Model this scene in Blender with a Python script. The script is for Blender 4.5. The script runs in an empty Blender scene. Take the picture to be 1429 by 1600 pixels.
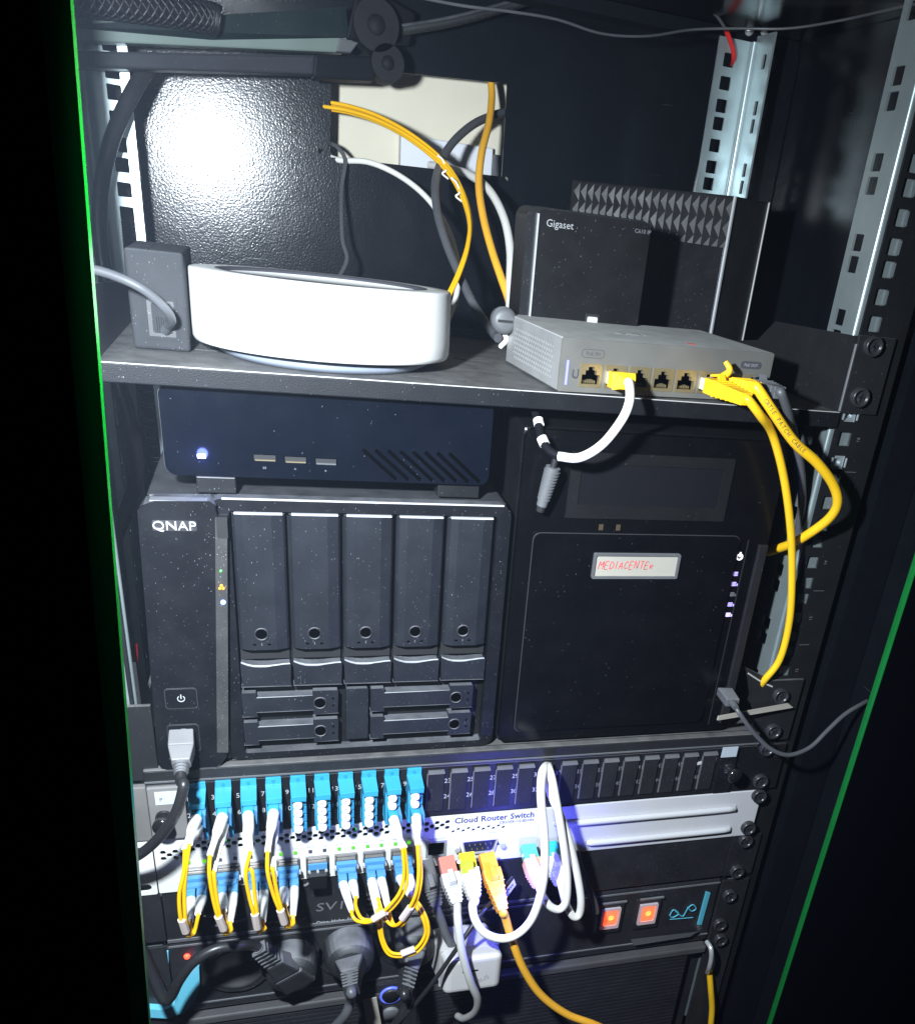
import bpy, math, random
from mathutils import Vector, Matrix
from mathutils.geometry import tessellate_polygon
random.seed(11)
S = 0.001                                   # the scene is laid out in millimetres
scn = bpy.context.scene
COL = scn.collection

# ------------------------------------------------------------------ camera, world, light
CAMP = Vector((-135.865, -527.413, 311.096))
YAW, PIT, ROL = 0.3602357, 0.4899031, 0.1338377
FPX, PPX, PPY, PW, PH = 1385.975, 896.623, 1082.771, 1429.0, 1600.0
_f = Vector((math.sin(YAW)*math.cos(PIT), math.cos(YAW)*math.cos(PIT), -math.sin(PIT)))
_r = Vector((math.cos(YAW), -math.sin(YAW), 0)); _u = _r.cross(_f)
CR = math.cos(ROL)*_r + math.sin(ROL)*_u
CU = -math.sin(ROL)*_r + math.cos(ROL)*_u
cd = bpy.data.cameras.new('camera'); cam = bpy.data.objects.new('camera', cd); COL.objects.link(cam)
cam.matrix_world = Matrix(((CR.x, CU.x, -_f.x, CAMP.x*S), (CR.y, CU.y, -_f.y, CAMP.y*S), (CR.z, CU.z, -_f.z, CAMP.z*S), (0, 0, 0, 1)))
cd.sensor_fit = 'HORIZONTAL'; cd.sensor_width = 36.0; cd.lens = 36.0*FPX/PW
cd.shift_x = (PW/2-PPX)/PW; cd.shift_y = (PPY-PH/2)/PW
cd.clip_start = 0.01; cd.clip_end = 50.0
scn.camera = cam

w = bpy.data.worlds.new('World'); scn.world = w; w.use_nodes = True
bgn = w.node_tree.nodes['Background']; bgn.inputs[0].default_value = (0.55, 0.5, 0.75, 1); bgn.inputs[1].default_value = 0.012

LAMP = Vector((-213, -350, 337)); AIM = Vector((-180, 100, 40))
ld = bpy.data.lights.new('torch', 'SPOT'); lamp = bpy.data.objects.new('torch', ld); COL.objects.link(lamp)
ld.energy = 44.0; ld.color = (0.83, 0.92, 1.0); ld.spot_size = math.radians(156); ld.spot_blend = 1.0; ld.shadow_soft_size = 0.013
lamp.location = LAMP*S; lamp.rotation_euler = (AIM-LAMP).to_track_quat('-Z', 'Y').to_euler()
scn.view_settings.view_transform = 'Standard'; scn.view_settings.look = 'None'
scn.view_settings.exposure = 0.0; scn.view_settings.gamma = 1.0
scn.render.engine = 'CYCLES'; scn.cycles.max_bounces = 6; scn.cycles.use_denoising = True
scn.cycles.sample_clamp_indirect = 4.0

# ------------------------------------------------------------------ helpers
def _ray(px, py): return CR*((px-PPX)/FPX) - CU*((py-PPY)/FPX) + _f
def at(px, py, Y): d = _ray(px, py); return CAMP + d*((Y-CAMP.y)/d.y)
def atz(px, py, Z): d = _ray(px, py); return CAMP + d*((Z-CAMP.z)/d.z)
def atx(px, py, X): d = _ray(px, py); return CAMP + d*((X-CAMP.x)/d.x)

def rrect(x0, x1, z0, z1, r, n=4):
    out = []
    for cx, cz, a0 in ((x1-r, z1-r, 0), (x0+r, z1-r, 90), (x0+r, z0+r, 180), (x1-r, z0+r, 270)):
        for k in range(n+1):
            a = math.radians(a0+90.0*k/n); out.append((cx+r*math.cos(a), cz+r*math.sin(a)))
    return out
def rect(x0, x1, z0, z1): return [(x0, z0), (x1, z0), (x1, z1), (x0, z1)]
def ngon(cx, cz, r, n=16, a0=0.0): return [(cx+r*math.cos(a0+2*math.pi*k/n), cz+r*math.sin(a0+2*math.pi*k/n)) for k in range(n)]

def spline(pts, per=8):
    P = [Vector(p) for p in pts]
    if len(P) < 3: return P
    Q = [P[0]*2-P[1]] + P + [P[-1]*2-P[-2]]; out = []
    for i in range(1, len(Q)-2):
        a, b, c, d = Q[i-1:i+3]
        for k in range(per):
            t = k/per
            out.append(0.5*((2*b)+(c-a)*t+(2*a-5*b+4*c-d)*t*t+(3*b-a-3*c+d)*t**3))
    out.append(P[-1]); return out

class MB:
    def __init__(s): s.v = []; s.f = []; s.sm = []; s.M = None
    def add(s, vs, fs, smooth=False):
        o = len(s.v)
        s.v += [tuple(s.M @ Vector(p)) if s.M is not None else tuple(p) for p in vs]
        s.f += [tuple(i+o for i in f) for f in fs]; s.sm += [smooth]*len(fs); return s
    def box(s, x0, x1, y0, y1, z0, z1):
        return s.add([(x0,y0,z0),(x1,y0,z0),(x1,y1,z0),(x0,y1,z0),(x0,y0,z1),(x1,y0,z1),(x1,y1,z1),(x0,y1,z1)],
            [(0,3,2,1),(4,5,6,7),(0,1,5,4),(1,2,6,5),(2,3,7,6),(3,0,4,7)])
    def hexa(s, front, back):                 # two quads of points joined into a solid
        return s.add(list(front)+list(back), [(0,1,2,3),(7,6,5,4),(0,4,5,1),(1,5,6,2),(2,6,7,3),(3,7,4,0)])
    def cyl(s, a, b, r0, r1=None, n=16, caps=True, smooth=True):
        a, b = Vector(a), Vector(b); r1 = r0 if r1 is None else r1
        d = (b-a).normalized(); u = d.orthogonal().normalized(); w_ = d.cross(u)
        vs = [a+(u*math.cos(2*math.pi*k/n)+w_*math.sin(2*math.pi*k/n))*r0 for k in range(n)] + \
             [b+(u*math.cos(2*math.pi*k/n)+w_*math.sin(2*math.pi*k/n))*r1 for k in range(n)]
        s.add(vs, [(k, (k+1) % n, n+(k+1) % n, n+k) for k in range(n)], smooth)
        if caps: s.add(vs, [tuple(range(n))[::-1], tuple(range(n, 2*n))])
        return s
    def tube(s, pts, r, n=10, per=8, caps=True):
        P = spline(pts, per); m = len(P); R = r if callable(r) else (lambda t: r)
        T = [(P[min(i+1, m-1)]-P[max(i-1, 0)]).normalized() for i in range(m)]
        u = T[0].orthogonal().normalized(); vs = []; fs = []
        for i in range(m):
            u = (u-T[i]*u.dot(T[i])).normalized(); w_ = T[i].cross(u); rr = R(i/(m-1))
            vs += [P[i]+(u*math.cos(2*math.pi*k/n)+w_*math.sin(2*math.pi*k/n))*rr for k in range(n)]
        for i in range(m-1):
            for k in range(n):
                fs.append((i*n+k, i*n+(k+1) % n, (i+1)*n+(k+1) % n, (i+1)*n+k))
        s.add(vs, fs, True)
        if caps: s.add(vs, [tuple(range(n))[::-1], tuple(range((m-1)*n, m*n))])
        return s
    def lathe(s, prof, c, n=48, axis='Z', smooth=True):
        vs = []; m = len(prof)
        for k in range(n):
            a = 2*math.pi*k/n
            for (r, h) in prof:
                p = (r*math.cos(a), r*math.sin(a), h) if axis == 'Z' else (r*math.cos(a), h, r*math.sin(a))
                vs.append((c[0]+p[0], c[1]+p[1], c[2]+p[2]))
        fs = [(k*m+i, ((k+1) % n)*m+i, ((k+1) % n)*m+i+1, k*m+i+1) for k in range(n) for i in range(m-1)]
        return s.add(vs, fs, smooth)
    def plate(s, outer, holes, a, b, axis='Y', back=True):
        """flat sheet of outline `outer` with real holes, from depth a (seen face) to b; axis is its normal"""
        def P3(p, d): return {'Y': (p[0], d, p[1]), 'X': (d, p[0], p[1]), 'Z': (p[0], p[1], d)}[axis]
        loops = [outer]+list(holes); flat = [p for L in loops for p in L]
        tris = tessellate_polygon([[Vector((p[0], p[1], 0)) for p in L] for L in loops])
        N = len(flat); vs = [P3(p, a) for p in flat]+[P3(p, b) for p in flat]
        fs = [tuple(t) for t in tris]
        if back: fs += [tuple(i+N for i in t)[::-1] for t in tris]
        o = 0
        for L in loops:
            m = len(L); fs += [(o+i, o+(i+1) % m, N+o+(i+1) % m, N+o+i) for i in range(m)]; o += m
        return s.add(vs, fs)
    def prism(s, poly, a, b, axis='Y'): return s.plate(poly, [], a, b, axis)
    def build(s, name, mat, parent=None, bevel=0, label=None, seg=2):
        me = bpy.data.meshes.new(name); off = ROOT.get(parent, Vector((0, 0, 0))) if parent is not None else Vector((0, 0, 0))
        me.from_pydata([((x-off.x)*S, (y-off.y)*S, (z-off.z)*S) for x, y, z in s.v], [], s.f); me.update()
        me.polygons.foreach_set('use_smooth', s.sm)
        return link(name, me, mat, parent, bevel, label, seg)
ROOT = {}
def link(name, me, mat, parent=None, bevel=0, label=None, seg=2):
    o = bpy.data.objects.new(name, me); COL.objects.link(o)
    if mat is not None and not me.materials: me.materials.append(mat)
    if parent is not None: o.parent = parent; ROOT[o] = ROOT.get(parent, Vector((0, 0, 0)))
    if bevel:
        m = o.modifiers.new('bevel', 'BEVEL'); m.width = bevel*S; m.segments = seg; m.limit_method = 'ANGLE'; m.angle_limit = math.radians(40)
    if label: o['label'] = label
    return o
def thing(name, label, cat, loc, group=None, rotz=0.0):
    o = bpy.data.objects.new(name, None); COL.objects.link(o); o.empty_display_size = 0.01
    o.location = Vector(loc)*S; o['label'] = label; o['category'] = cat
    if group: o['group'] = group
    ROOT[o] = Vector(loc)
    if rotz: o.rotation_euler = (0, 0, rotz)
    return o
def tag(o, label, cat, group=None, kind=None):
    if label: o['label'] = label
    if cat: o['category'] = cat
    if group: o['group'] = group
    if kind: o['kind'] = kind
    return o
_tx = {}
def text(parent, body, x, y, z, size, mat, name='lettering', align='CENTER', ext=0.05, sx=1.0, rot=0.0, face='Y', shear=0.0, bold=0.0):
    key = (body, size, align, ext, sx, shear, mat.name)
    if key not in _tx:
        c = bpy.data.curves.new('t', 'FONT'); c.body = body; c.size = size*S; c.align_x = align; c.align_y = 'CENTER'; c.extrude = ext*S; c.shear = shear; c.offset = bold*S
        c.resolution_u = 2
        t = bpy.data.objects.new('t', c); me = bpy.data.meshes.new_from_object(t); me.name = name
        for v in me.vertices: v.co.x *= sx
        bpy.data.objects.remove(t); bpy.data.curves.remove(c); me.materials.clear(); me.materials.append(mat); _tx[key] = me
    o = link(name, _tx[key], mat, parent)
    off = ROOT.get(parent, Vector((0, 0, 0)))
    M = {'Y': Matrix.Rotation(math.radians(90), 4, 'X'), 'Z': Matrix.Identity(4)}[face]
    o.matrix_local = Matrix.Translation((Vector((x, y, z))-off)*S) @ Matrix.Rotation(rot, 4, 'Y' if face == 'Y' else 'Z') @ M
    return o

# ------------------------------------------------------------------ materials
def mat(name, col, rough=0.5, metal=0.0, dust=0.0, topdust=0.0, bump=0.0, bscale=700.0, spec=0.5, emit=None, es=0.0, var=0.12,
        dcol=(0.36, 0.37, 0.40), trans=0.0, coat=0.0, scratch=0.0, alpha=1.0, bdist=0.0003, rv=0.10):
    m = bpy.data.materials.new(name); m.use_nodes = True; nt = m.node_tree; N = nt.nodes; L = nt.links
    b = N['Principled BSDF']; b.inputs['Roughness'].default_value = rough; b.inputs['Metallic'].default_value = metal
    b.inputs['Specular IOR Level'].default_value = spec; b.inputs['Coat Weight'].default_value = coat
    b.inputs['Transmission Weight'].default_value = trans
    b.inputs['Base Color'].default_value = (*col, 1)
    if emit: b.inputs['Emission Color'].default_value = (*emit, 1); b.inputs['Emission Strength'].default_value = es
    if alpha < 1: b.inputs['Alpha'].default_value = alpha
    if emit or (var == 0 and not dust and not bump): return m
    tc = N.new('ShaderNodeTexCoord'); geo = N.new('ShaderNodeNewGeometry')
    pos = geo.outputs['Position']
    def noise(sc, det=3.0, src=pos):
        n = N.new('ShaderNodeTexNoise'); n.inputs['Scale'].default_value = sc; n.inputs['Detail'].default_value = det; L.new(src, n.inputs['Vector']); return n.outputs['Fac']
    def ramp(src, a, c_):
        r = N.new('ShaderNodeMapRange'); r.inputs[1].default_value = a; r.inputs[2].default_value = c_; r.clamp = True; L.new(src, r.inputs[0]); return r.outputs[0]
    def mth(op, a, c_):
        n = N.new('ShaderNodeMath'); n.operation = op
        for i, q in enumerate((a, c_)):
            if isinstance(q, (int, float)): n.inputs[i].default_value = q
            else: L.new(q, n.inputs[i])
        return n.outputs[0]
    def mix(f, A, B):
        n = N.new('ShaderNodeMix'); n.data_type = 'RGBA'; L.new(f, n.inputs[0])
        for i, q in ((6, A), (7, B)):
            if isinstance(q, tuple): n.inputs[i].default_value = (*q, 1)
            else: L.new(q, n.inputs[i])
        return n.outputs[2]
    v = ramp(noise(38.0, 4.0), 0.3, 0.7)
    cur = mix(v, tuple(c*(1-var) for c in col), tuple(min(1, c*(1+var)) for c in col))
    rg = None
    if dust:
        vo = N.new('ShaderNodeTexVoronoi'); vo.inputs['Scale'].default_value = 800.0; vo.inputs['Randomness'].default_value = 1.0; L.new(pos, vo.inputs['Vector'])
        sep = N.new('ShaderNodeSeparateColor'); L.new(vo.outputs['Color'], sep.inputs[0])
        keep = ramp(sep.outputs[0], 1.0-0.22*min(dust, 3.0), 1.0-0.22*min(dust, 3.0)+0.02)
        spk = mth('MULTIPLY', ramp(vo.outputs['Distance'], 0.20, 0.09), keep)
        # short lint fibres: cells stretched along a wandering direction
        mp = N.new('ShaderNodeMapping'); mp.inputs['Scale'].default_value = (1300, 1300, 380); mp.inputs['Rotation'].default_value = (0.3, 0.7, 0.2); L.new(pos, mp.inputs['Vector'])
        v2 = N.new('ShaderNodeTexVoronoi'); v2.inputs['Scale'].default_value = 1.0; L.new(mp.outputs[0], v2.inputs['Vector'])
        s2 = N.new('ShaderNodeSeparateColor'); L.new(v2.outputs['Color'], s2.inputs[0])
        fib = mth('MULTIPLY', ramp(v2.outputs['Distance'], 0.22, 0.1), ramp(s2.outputs[1], 1-0.08*min(dust,3), 1-0.08*min(dust,3)+0.01))
        patch = ramp(noise(22.0, 3.0), 0.36, 0.68)
        film = mth('MULTIPLY', ramp(noise(55.0, 5.0), 0.42, 0.8), 0.025*dust)
        d = mth('MAXIMUM', mth('MULTIPLY', mth('MAXIMUM', spk, fib), mth('ADD', mth('MULTIPLY', patch, 0.55), 0.2)), film)
        cur = mix(d, cur, dcol)
    if topdust:
        sx = N.new('ShaderNodeSeparateXYZ'); L.new(geo.outputs['True Normal'], sx.inputs[0])
        t = mth('MULTIPLY', ramp(sx.outputs[2], 0.4, 0.9), mth('ADD', mth('MULTIPLY', ramp(noise(70.0, 6.0), 0.3, 0.75), 0.6*topdust), 0.4*topdust))
        cur = mix(t, cur, dcol)
        rg = mth('ADD', mth('MULTIPLY', t, 0.5), rough)
    if scratch:
        mp = N.new('ShaderNodeMapping'); mp.inputs['Scale'].default_value = (14, 14, 420); mp.inputs['Rotation'].default_value = (0.0, 0.35, 0.0); L.new(pos, mp.inputs['Vector'])
        sc_ = mth('MULTIPLY', ramp(noise(1.0, 1.0, mp.outputs[0]), 0.80, 0.83), scratch); cur = mix(sc_, cur, (0.35, 0.36, 0.4))
    L.new(cur, b.inputs['Base Color'])
    if rg is None and var:
        rg = mth('ADD', mth('MULTIPLY', ramp(noise(60.0, 4.0), 0.3, 0.7), rv), max(rough-rv/2, 0.02))
    if rg is not None: L.new(rg, b.inputs['Roughness'])
    if bump:
        bp = N.new('ShaderNodeBump'); bp.inputs['Strength'].default_value = bump; bp.inputs['Distance'].default_value = bdist
        L.new(noise(bscale, 2.0), bp.inputs['Height']); L.new(bp.outputs[0], b.inputs['Normal'])
    return m

powder = mat('black_powder_coat', (0.0050, 0.0060, 0.0080), 0.17, spec=0.28, bump=1.0, bdist=0.000115, bscale=640.0, dust=0.05, scratch=0.3, rv=0.02)
powder2 = mat('black_shelf_coat', (0.012, 0.0125, 0.014), 0.45, bump=0.45, bscale=1600.0, dust=0.4, topdust=0.36, dcol=(0.34, 0.33, 0.32))
blackp = mat('black_plastic', (0.006, 0.0063, 0.0075), 0.45, spec=0.3, dust=0.5, topdust=0.12)
blackd = mat('black_plastic_dusty', (0.016, 0.0165, 0.018), 0.5, dust=1.0, topdust=0.4)
gloss = mat('gloss_black', (0.0022, 0.0034, 0.0072), 0.14, dust=0.14, spec=0.6)
bezel = mat('brushed_dark_bezel', (0.0045, 0.005, 0.0068), 0.55, spec=0.12, dust=0.6, topdust=0.3, bump=0.10, bscale=1500)
tray = mat('charcoal_tray', (0.011, 0.0125, 0.0165), 0.5, spec=0.17, dust=0.55, topdust=0.3)
dark = mat('dark_recess', (0.006, 0.006, 0.007), 0.7, var=0)
void = mat('void_black', (0.0006, 0.0006, 0.0007), 0.9, var=0, spec=0.0)  # near-black colour stands in for the shade inside holes and slots
lint = mat('lint_grey', (0.022, 0.022, 0.022), 0.9, dust=2.4, dcol=(0.34, 0.34, 0.33), bump=0.8, bscale=1800)
zinc = mat('zinc_steel', (0.38, 0.45, 0.46), 0.36, metal=0.7, var=0.1)
zincd = mat('zinc_steel_front', (0.42, 0.46, 0.48), 0.42, metal=0.6, var=0.12)
chrome = mat('chrome', (0.72, 0.73, 0.75), 0.32, metal=0.55, var=0)
silver = mat('silver_paint', (0.30, 0.30, 0.295), 0.42, metal=0.35, topdust=0.55, dust=0.15)
whitep = mat('white_plastic', (0.74, 0.74, 0.72), 0.4, var=0.02, dust=0.25, dcol=(0.5, 0.49, 0.46))
whitem = mat('white_painted_metal', (0.61, 0.61, 0.585), 0.42, var=0.02, dust=0.3, dcol=(0.42, 0.40, 0.37))
cablew = mat('white_cable', (0.72, 0.71, 0.67), 0.42, var=0.04)
cableg = mat('grey_cable', (0.46, 0.46, 0.44), 0.45, var=0.06)
cabled = mat('dark_grey_cable', (0.075, 0.078, 0.085), 0.42, var=0.15, dust=0.3)
cableb = mat('black_cable', (0.016, 0.016, 0.018), 0.38, var=0.1, dust=0.35)
yellow = mat('yellow_cable', (0.80, 0.47, 0.010), 0.42, var=0.05)
fibrey = mat('yellow_fibre', (0.82, 0.44, 0.004), 0.4, var=0.04)
amber = mat('amber_cable', (0.80, 0.40, 0.03), 0.45, var=0.05)
orange = mat('orange_boot', (0.80, 0.32, 0.02), 0.45, var=0.05)
peach = mat('peach_boot', (0.70, 0.38, 0.20), 0.5, var=0.05)
aqua = mat('aqua_plastic', (0.030, 0.27, 0.44), 0.36, var=0.06, dust=0.15)
aquad = mat('aqua_plastic_deep', (0.02, 0.20, 0.40), 0.4, var=0.06)
lcblue = mat('blue_connector', (0.07, 0.24, 0.45), 0.32, var=0.06)
teal = mat('teal_print', (0.08, 0.38, 0.50), 0.5, var=0.05)
capw = mat('white_cap', (0.72, 0.72, 0.70), 0.5, var=0.02)
greyp = mat('grey_plastic', (0.085, 0.087, 0.092), 0.5, dust=0.5, topdust=0.3)
greyl = mat('light_grey_plastic', (0.42, 0.42, 0.42), 0.5, dust=0.3)
sticker_or_glint = mat('sticker_grey', (0.42, 0.46, 0.52), 0.6, var=0.05)
paper = mat('paper', (0.32, 0.30, 0.255), 0.75, var=0.05)
inkw = mat('white_print', (0.36, 0.37, 0.39), 0.6, var=0)
inkd = mat('dark_print', (0.05, 0.05, 0.06), 0.6, var=0)
inkg = mat('grey_print', (0.26, 0.26, 0.27), 0.6, var=0)
inkf = mat('faint_print', (0.13, 0.13, 0.145), 0.5, var=0)
inkr = mat('red_ink', (0.55, 0.03, 0.04), 0.6, var=0)
wallm = mat('cream_wall', (0.62, 0.58, 0.46), 0.8, var=0.03, bump=0.1, bscale=200)
red = mat('red_sleeve', (0.55, 0.02, 0.02), 0.4, var=0.05)
green = mat('green_glass_edge', (0.015, 0.30, 0.06), 0.25, var=0.08)
greend = mat('green_glass_edge_dark', (0.004, 0.034, 0.018), 1.0, var=0.1, spec=0.0)
frit = mat('black_glass', (0.0012, 0.0012, 0.002), 1.0, var=0, spec=0.0)
brass = mat('brass_contacts', (0.34, 0.28, 0.16), 0.38, metal=0.7, var=0.1)
palebar = mat('pale_bar', (0.13, 0.165, 0.15), 0.4, var=0.06)
greybar = mat('grey_bar', (0.022, 0.023, 0.028), 0.42, dust=0.3)
shrinkb = mat('black_shrink', (0.005, 0.005, 0.007), 0.6, spec=0.12, var=0.1)
tealplug = mat('teal_boot', (0.03, 0.42, 0.36), 0.4, var=0.05)
lensg = mat('light_pipe_off', (0.07, 0.08, 0.06), 0.4, var=0)
ledblue = mat('led_blue', (0.2, 0.3, 1), 0.5, emit=(0.45, 0.55, 1.0), es=22.0)
ledhot = mat('led_blue_bright', (0.4, 0.7, 1), 0.5, emit=(0.30, 0.58, 1.0), es=22.0)
ledgreen = mat('led_green', (0.01, 0.10, 0.005), 0.5, emit=(0.16, 0.80, 0.01), es=0.85)
ledgreens = mat('led_green_small', (0.1, 0.6, 0.1), 0.5, emit=(0.05, 0.8, 0.1), es=0.8)
ledor = mat('led_orange', (1, 0.3, 0.02), 0.5, emit=(1.0, 0.22, 0.01), es=2.2)
ledbl2 = mat('led_blue_small', (0.2, 0.3, 1), 0.5, emit=(0.22, 0.32, 1.0), es=2.2)
ledred = mat('led_red', (1, 0.05, 0.02), 0.5, emit=(1.0, 0.05, 0.02), es=5.0)
ledlil = mat('led_lilac', (0.5, 0.4, 1), 0.5, emit=(0.42, 0.33, 0.95), es=0.42)
ledwh = mat('led_white', (1, 1, 1), 0.5, emit=(0.9, 0.9, 1.0), es=0.9)
ledstrip = mat('led_strip_blue', (0.2, 0.2, 1), 0.5, emit=(0.20, 0.22, 0.95), es=0.8)
swred = mat('lit_rocker', (1, 0.2, 0.1), 0.3, emit=(1.0, 0.10, 0.025), es=1.1)
swhot = mat('lit_rocker_core', (1, 0.3, 0.1), 0.3, emit=(1.0, 0.16, 0.02), es=3.0)
swedge = mat('rocker_cap', (0.45, 0.40, 0.42), 0.25, var=0.05)
for gm, tc_, k_ in ((green, (0.02, 0.40, 0.10), 0.5), (greend, (0.004, 0.05, 0.02), 0.3)):
    nt = gm.node_tree; b_ = nt.nodes['Principled BSDF']; o_ = nt.nodes['Material Output']; tr_ = nt.nodes.new('ShaderNodeBsdfTranslucent'); tr_.inputs[0].default_value = (*tc_, 1)
    mx = nt.nodes.new('ShaderNodeMixShader'); mx.inputs[0].default_value = k_; nt.links.new(b_.outputs[0], mx.inputs[1]); nt.links.new(tr_.outputs[0], mx.inputs[2]); nt.links.new(mx.outputs[0], o_.inputs[0])
def U(n, h): return n*44.45+{'a': 38.1, 'b': 22.225, 'c': 6.35}[h]
HX = 232.55

# ------------------------------------------------------------------ cabinet and rails
_cache = {}
def screw(parent, x, y, z, r=6.2, m=None):
    if 'screw' not in _cache:
        q = MB(); q.lathe([(0, -1.6), (2.2, -1.6), (4.0, -2.6), (4.3, -2.4), (4.4, -3.6), (5.6, -4.4), (6.3, -3.8), (6.4, 0.0)], (0, 0, 0), 24, 'Y')
        q.box(-2.6, 2.6, -2.9, -1.0, -0.55, 0.55).box(-0.55, 0.55, -2.9, -1.0, -2.6, 2.6)
        me = bpy.data.meshes.new('screw'); me.from_pydata([(a*S, b*S, c*S) for a, b, c in q.v], [], q.f); me.polygons.foreach_set('use_smooth', q.sm); me.update()
        me.materials.append(mat('screw_black', (0.05, 0.05, 0.055), 0.3, metal=0.5, var=0.1)); _cache['screw'] = me
    o = link('screw', _cache['screw'], None, parent)
    o.location = (Vector((x, y, z))-ROOT[parent])*S; o.rotation_euler = (0, random.uniform(0, 3), 0); return o

cab = thing('rack_cabinet', 'black powder coated equipment cabinet enclosing all the devices', 'cabinet', (0, 380, -420))
cut = [(-80, 330.5), (70, 334.5), (69, 404.5), (-78, 395.5)]
m = MB().plate(rect(-302, 302, -420, 470), [cut, ngon(at(790, 280, 380).x, at(790, 280, 380).z, 2.2, 12), ngon(-88, 334, 1.8, 12)], 380, 381.5); m.build('back_panel', powder, cab)
MB().box(300, 302, -25, 379.5, -420, 470).build('side_panel', powder, cab)
MB().box(-302, -300, 30, 379.5, -420, 470).build('side_panel', powder, cab)
MB().box(-299, 299, -60, 379, 462, 464).build('top_panel', powder, cab)
MB().box(-299, 299, 0, 379, -419, -417).build('floor_panel', powder, cab)
m = MB().box(-299, 299, 300, 325, 452, 461.5); m.build('cross_beam', powder, cab)
m = MB().box(262, 299, 296, 330, -416, 452); m.build('corner_post', powder, cab)
m = MB().box(270, 299, -2, 16, -416, 461.5); m.build('corner_post', powder, cab)
# ribs of the side wall, seen end on right of the rail
m = MB().box(296, 299.5, 120, 132, -400, 452); m.build('side_rib', powder, cab)
m = MB().box(292, 299.5, 22, 300, -270, -256); m.build('side_rail', powder, cab)
p = at(1228, 1524, 30); m = MB(); m.cyl((280, 40, -262), (299, 40, -262), 7, 7, 14); m.build('bolt', zincd, cab)
for (px, py) in ((1170, 47), (1194, 47)):
    c = at(px, py, 298); MB().lathe([(0, -3), (3.5, -2.2), (4, 0)], (c.x, 298, c.z), 14, 'Y').build('bolt', chrome, cab)
c = at(1385, 98, 60); MB().cyl((299, c.y, c.z), (286, c.y, c.z), 7, 6, 18).cyl((286, c.y, c.z), (283, c.y, c.z), 4, 3, 14).build('bolt', chrome, cab)

wall = MB().box(-420, 420, 440, 446, -420, 700).build('wall', wallm); tag(wall, 'cream room wall seen through the cabinet cut-out', 'wall', kind='structure')
a, b = at(626, 212, 425), at(765, 262, 425)
t = thing('cable_trunking', 'pale grey-white cable trunking on the wall behind the cut-out', 'trunking', (a.x, 440, b.z))
MB().box(a.x, b.x+2, 424, 439.5, a.z-45, a.z+1.5).build('cover', mat('trunking_white', (0.60, 0.62, 0.66), 0.5, var=0.03), t, 1.2)
MB().box(b.x+3, b.x+10, 428, 439.5, a.z-45, a.z-3).build('end_cap', cabled, t, 0.5)

def holes_of(u0, u1, x, hw=4.75, skip=()):
    out = []
    for n in range(u0, u1+1):
        for h in 'abc':
            if (n, h) in skip: continue
            out.append(rrect(x-hw, x+hw, U(n, h)-hw, U(n, h)+hw, 0.8, 2))
    return out
def front_rail(sx, label):
    t = thing('rack_rail', label, 'rack rail', (sx*240, 0, -360), 'vertical mounting rails')
    x0, x1 = sorted((sx*224, sx*259))
    MB().plate(rect(x0, x1, -360, 462), holes_of(-8, 9, sx*HX), 0, 1.8).build('front_plate', mat('rail_black', (0.008, 0.0085, 0.010), 0.42, dust=0.2), t)
    hs = []
    for n in range(-8, 10):
        for h in 'ac': hs.append(rrect(23, 34, U(n, h)-4.9, U(n, h)+4.9, 0.8, 2))
    MB().plate(rect(9, 40, -360, 462), hs, sx*224.6, sx*226.2, 'X').build('side_flange', zinc, t)
    q = MB().cyl((sx*224.6, 7.6, -360), (sx*224.6, 7.6, 462), 1.9, n=12); xa, xb = sorted((sx*224.0, sx*225.8)); q.box(xa, xb, 4.4, 6.6, -360, 462); q.build('folded_edge', zinc, t)
    q = MB(); xa, xb = sorted((sx*226.5, sx*250)); q.box(xa, xb, 2.8, 4.2, -360, 462); q.build('backing_strip', zinc, t)
    for n in range(-8, 10):
        if sx > 0 and n not in (5,): pass
    return t
fr = front_rail(1, 'front right rail, black face with bright square holes and zinc flange')
fl = front_rail(-1, 'front left rail mostly hidden behind the dark door leaf')
for (n, h) in ((4, 'a'), (4, 'c')):
    z = U(n, h); q = MB().plate(rect(HX-4.4, HX+4.4, z-4.4, z+4.4), [ngon(HX-0.6, z, 2.6, 14)], 1.0, 7.5).box(HX-6, HX-4.9, -1.0, 6, z-3.2, z+3.2).box(HX+4.9, HX+6, -1.0, 6, z-3.2, z+3.2)
    q.build('cage_nut', zincd, fr, 0.3)
for n in range(-1, 5):                      # unit marks stamped beside the holes
    z = U(n, 'b'); text(fr, str(12+n), HX+11, -0.06, z, 3.4, inkf, 'unit_mark', rot=-math.pi/2)
    MB().box(HX+7, HX+16, -0.15, 0.0, U(n, 'c')-6.4, U(n, 'c')-6.1).build('unit_line', inkf, fr)
def rear_rail(sx, label, z1=453):
    t = thing('rack_rail', label, 'rack rail', (sx*240, 290, -360), 'vertical mounting rails')
    x0, x1 = sorted((sx*221.5, sx*251))
    MB().plate(rect(x0, x1, -360, z1), holes_of(-8, 8, sx*HX)+[rrect(sx*HX-4.75, sx*HX+4.75, U(9, h)-4.75, U(9, h)+4.75, .8, 2) for h in ('bc' if z1 < 445 else 'abc')], 290, 291.8).build('front_plate', zinc, t)
    q = MB().cyl((sx*252.2, 288.5, -360), (sx*252.2, 288.5, z1), 2.6, n=14); q.build('folded_edge', zinc, t)
    hs = []
    for n in range(-8, 10):
        for h in 'ac': hs.append(rrect(264, 270, U(n, h)-5, U(n, h)+5, 0.8, 2))
    MB().plate(rect(256, 287, -360, z1+4), hs, sx*253, sx*254.6, 'X').build('side_flange', zinc, t)
    return t
rear_rail(1, 'zinc rear right rail with square holes above the pyramid textured router')
rr2 = rear_rail(-1, 'brightly lit zinc rear left rail beside the power adapter')
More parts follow.
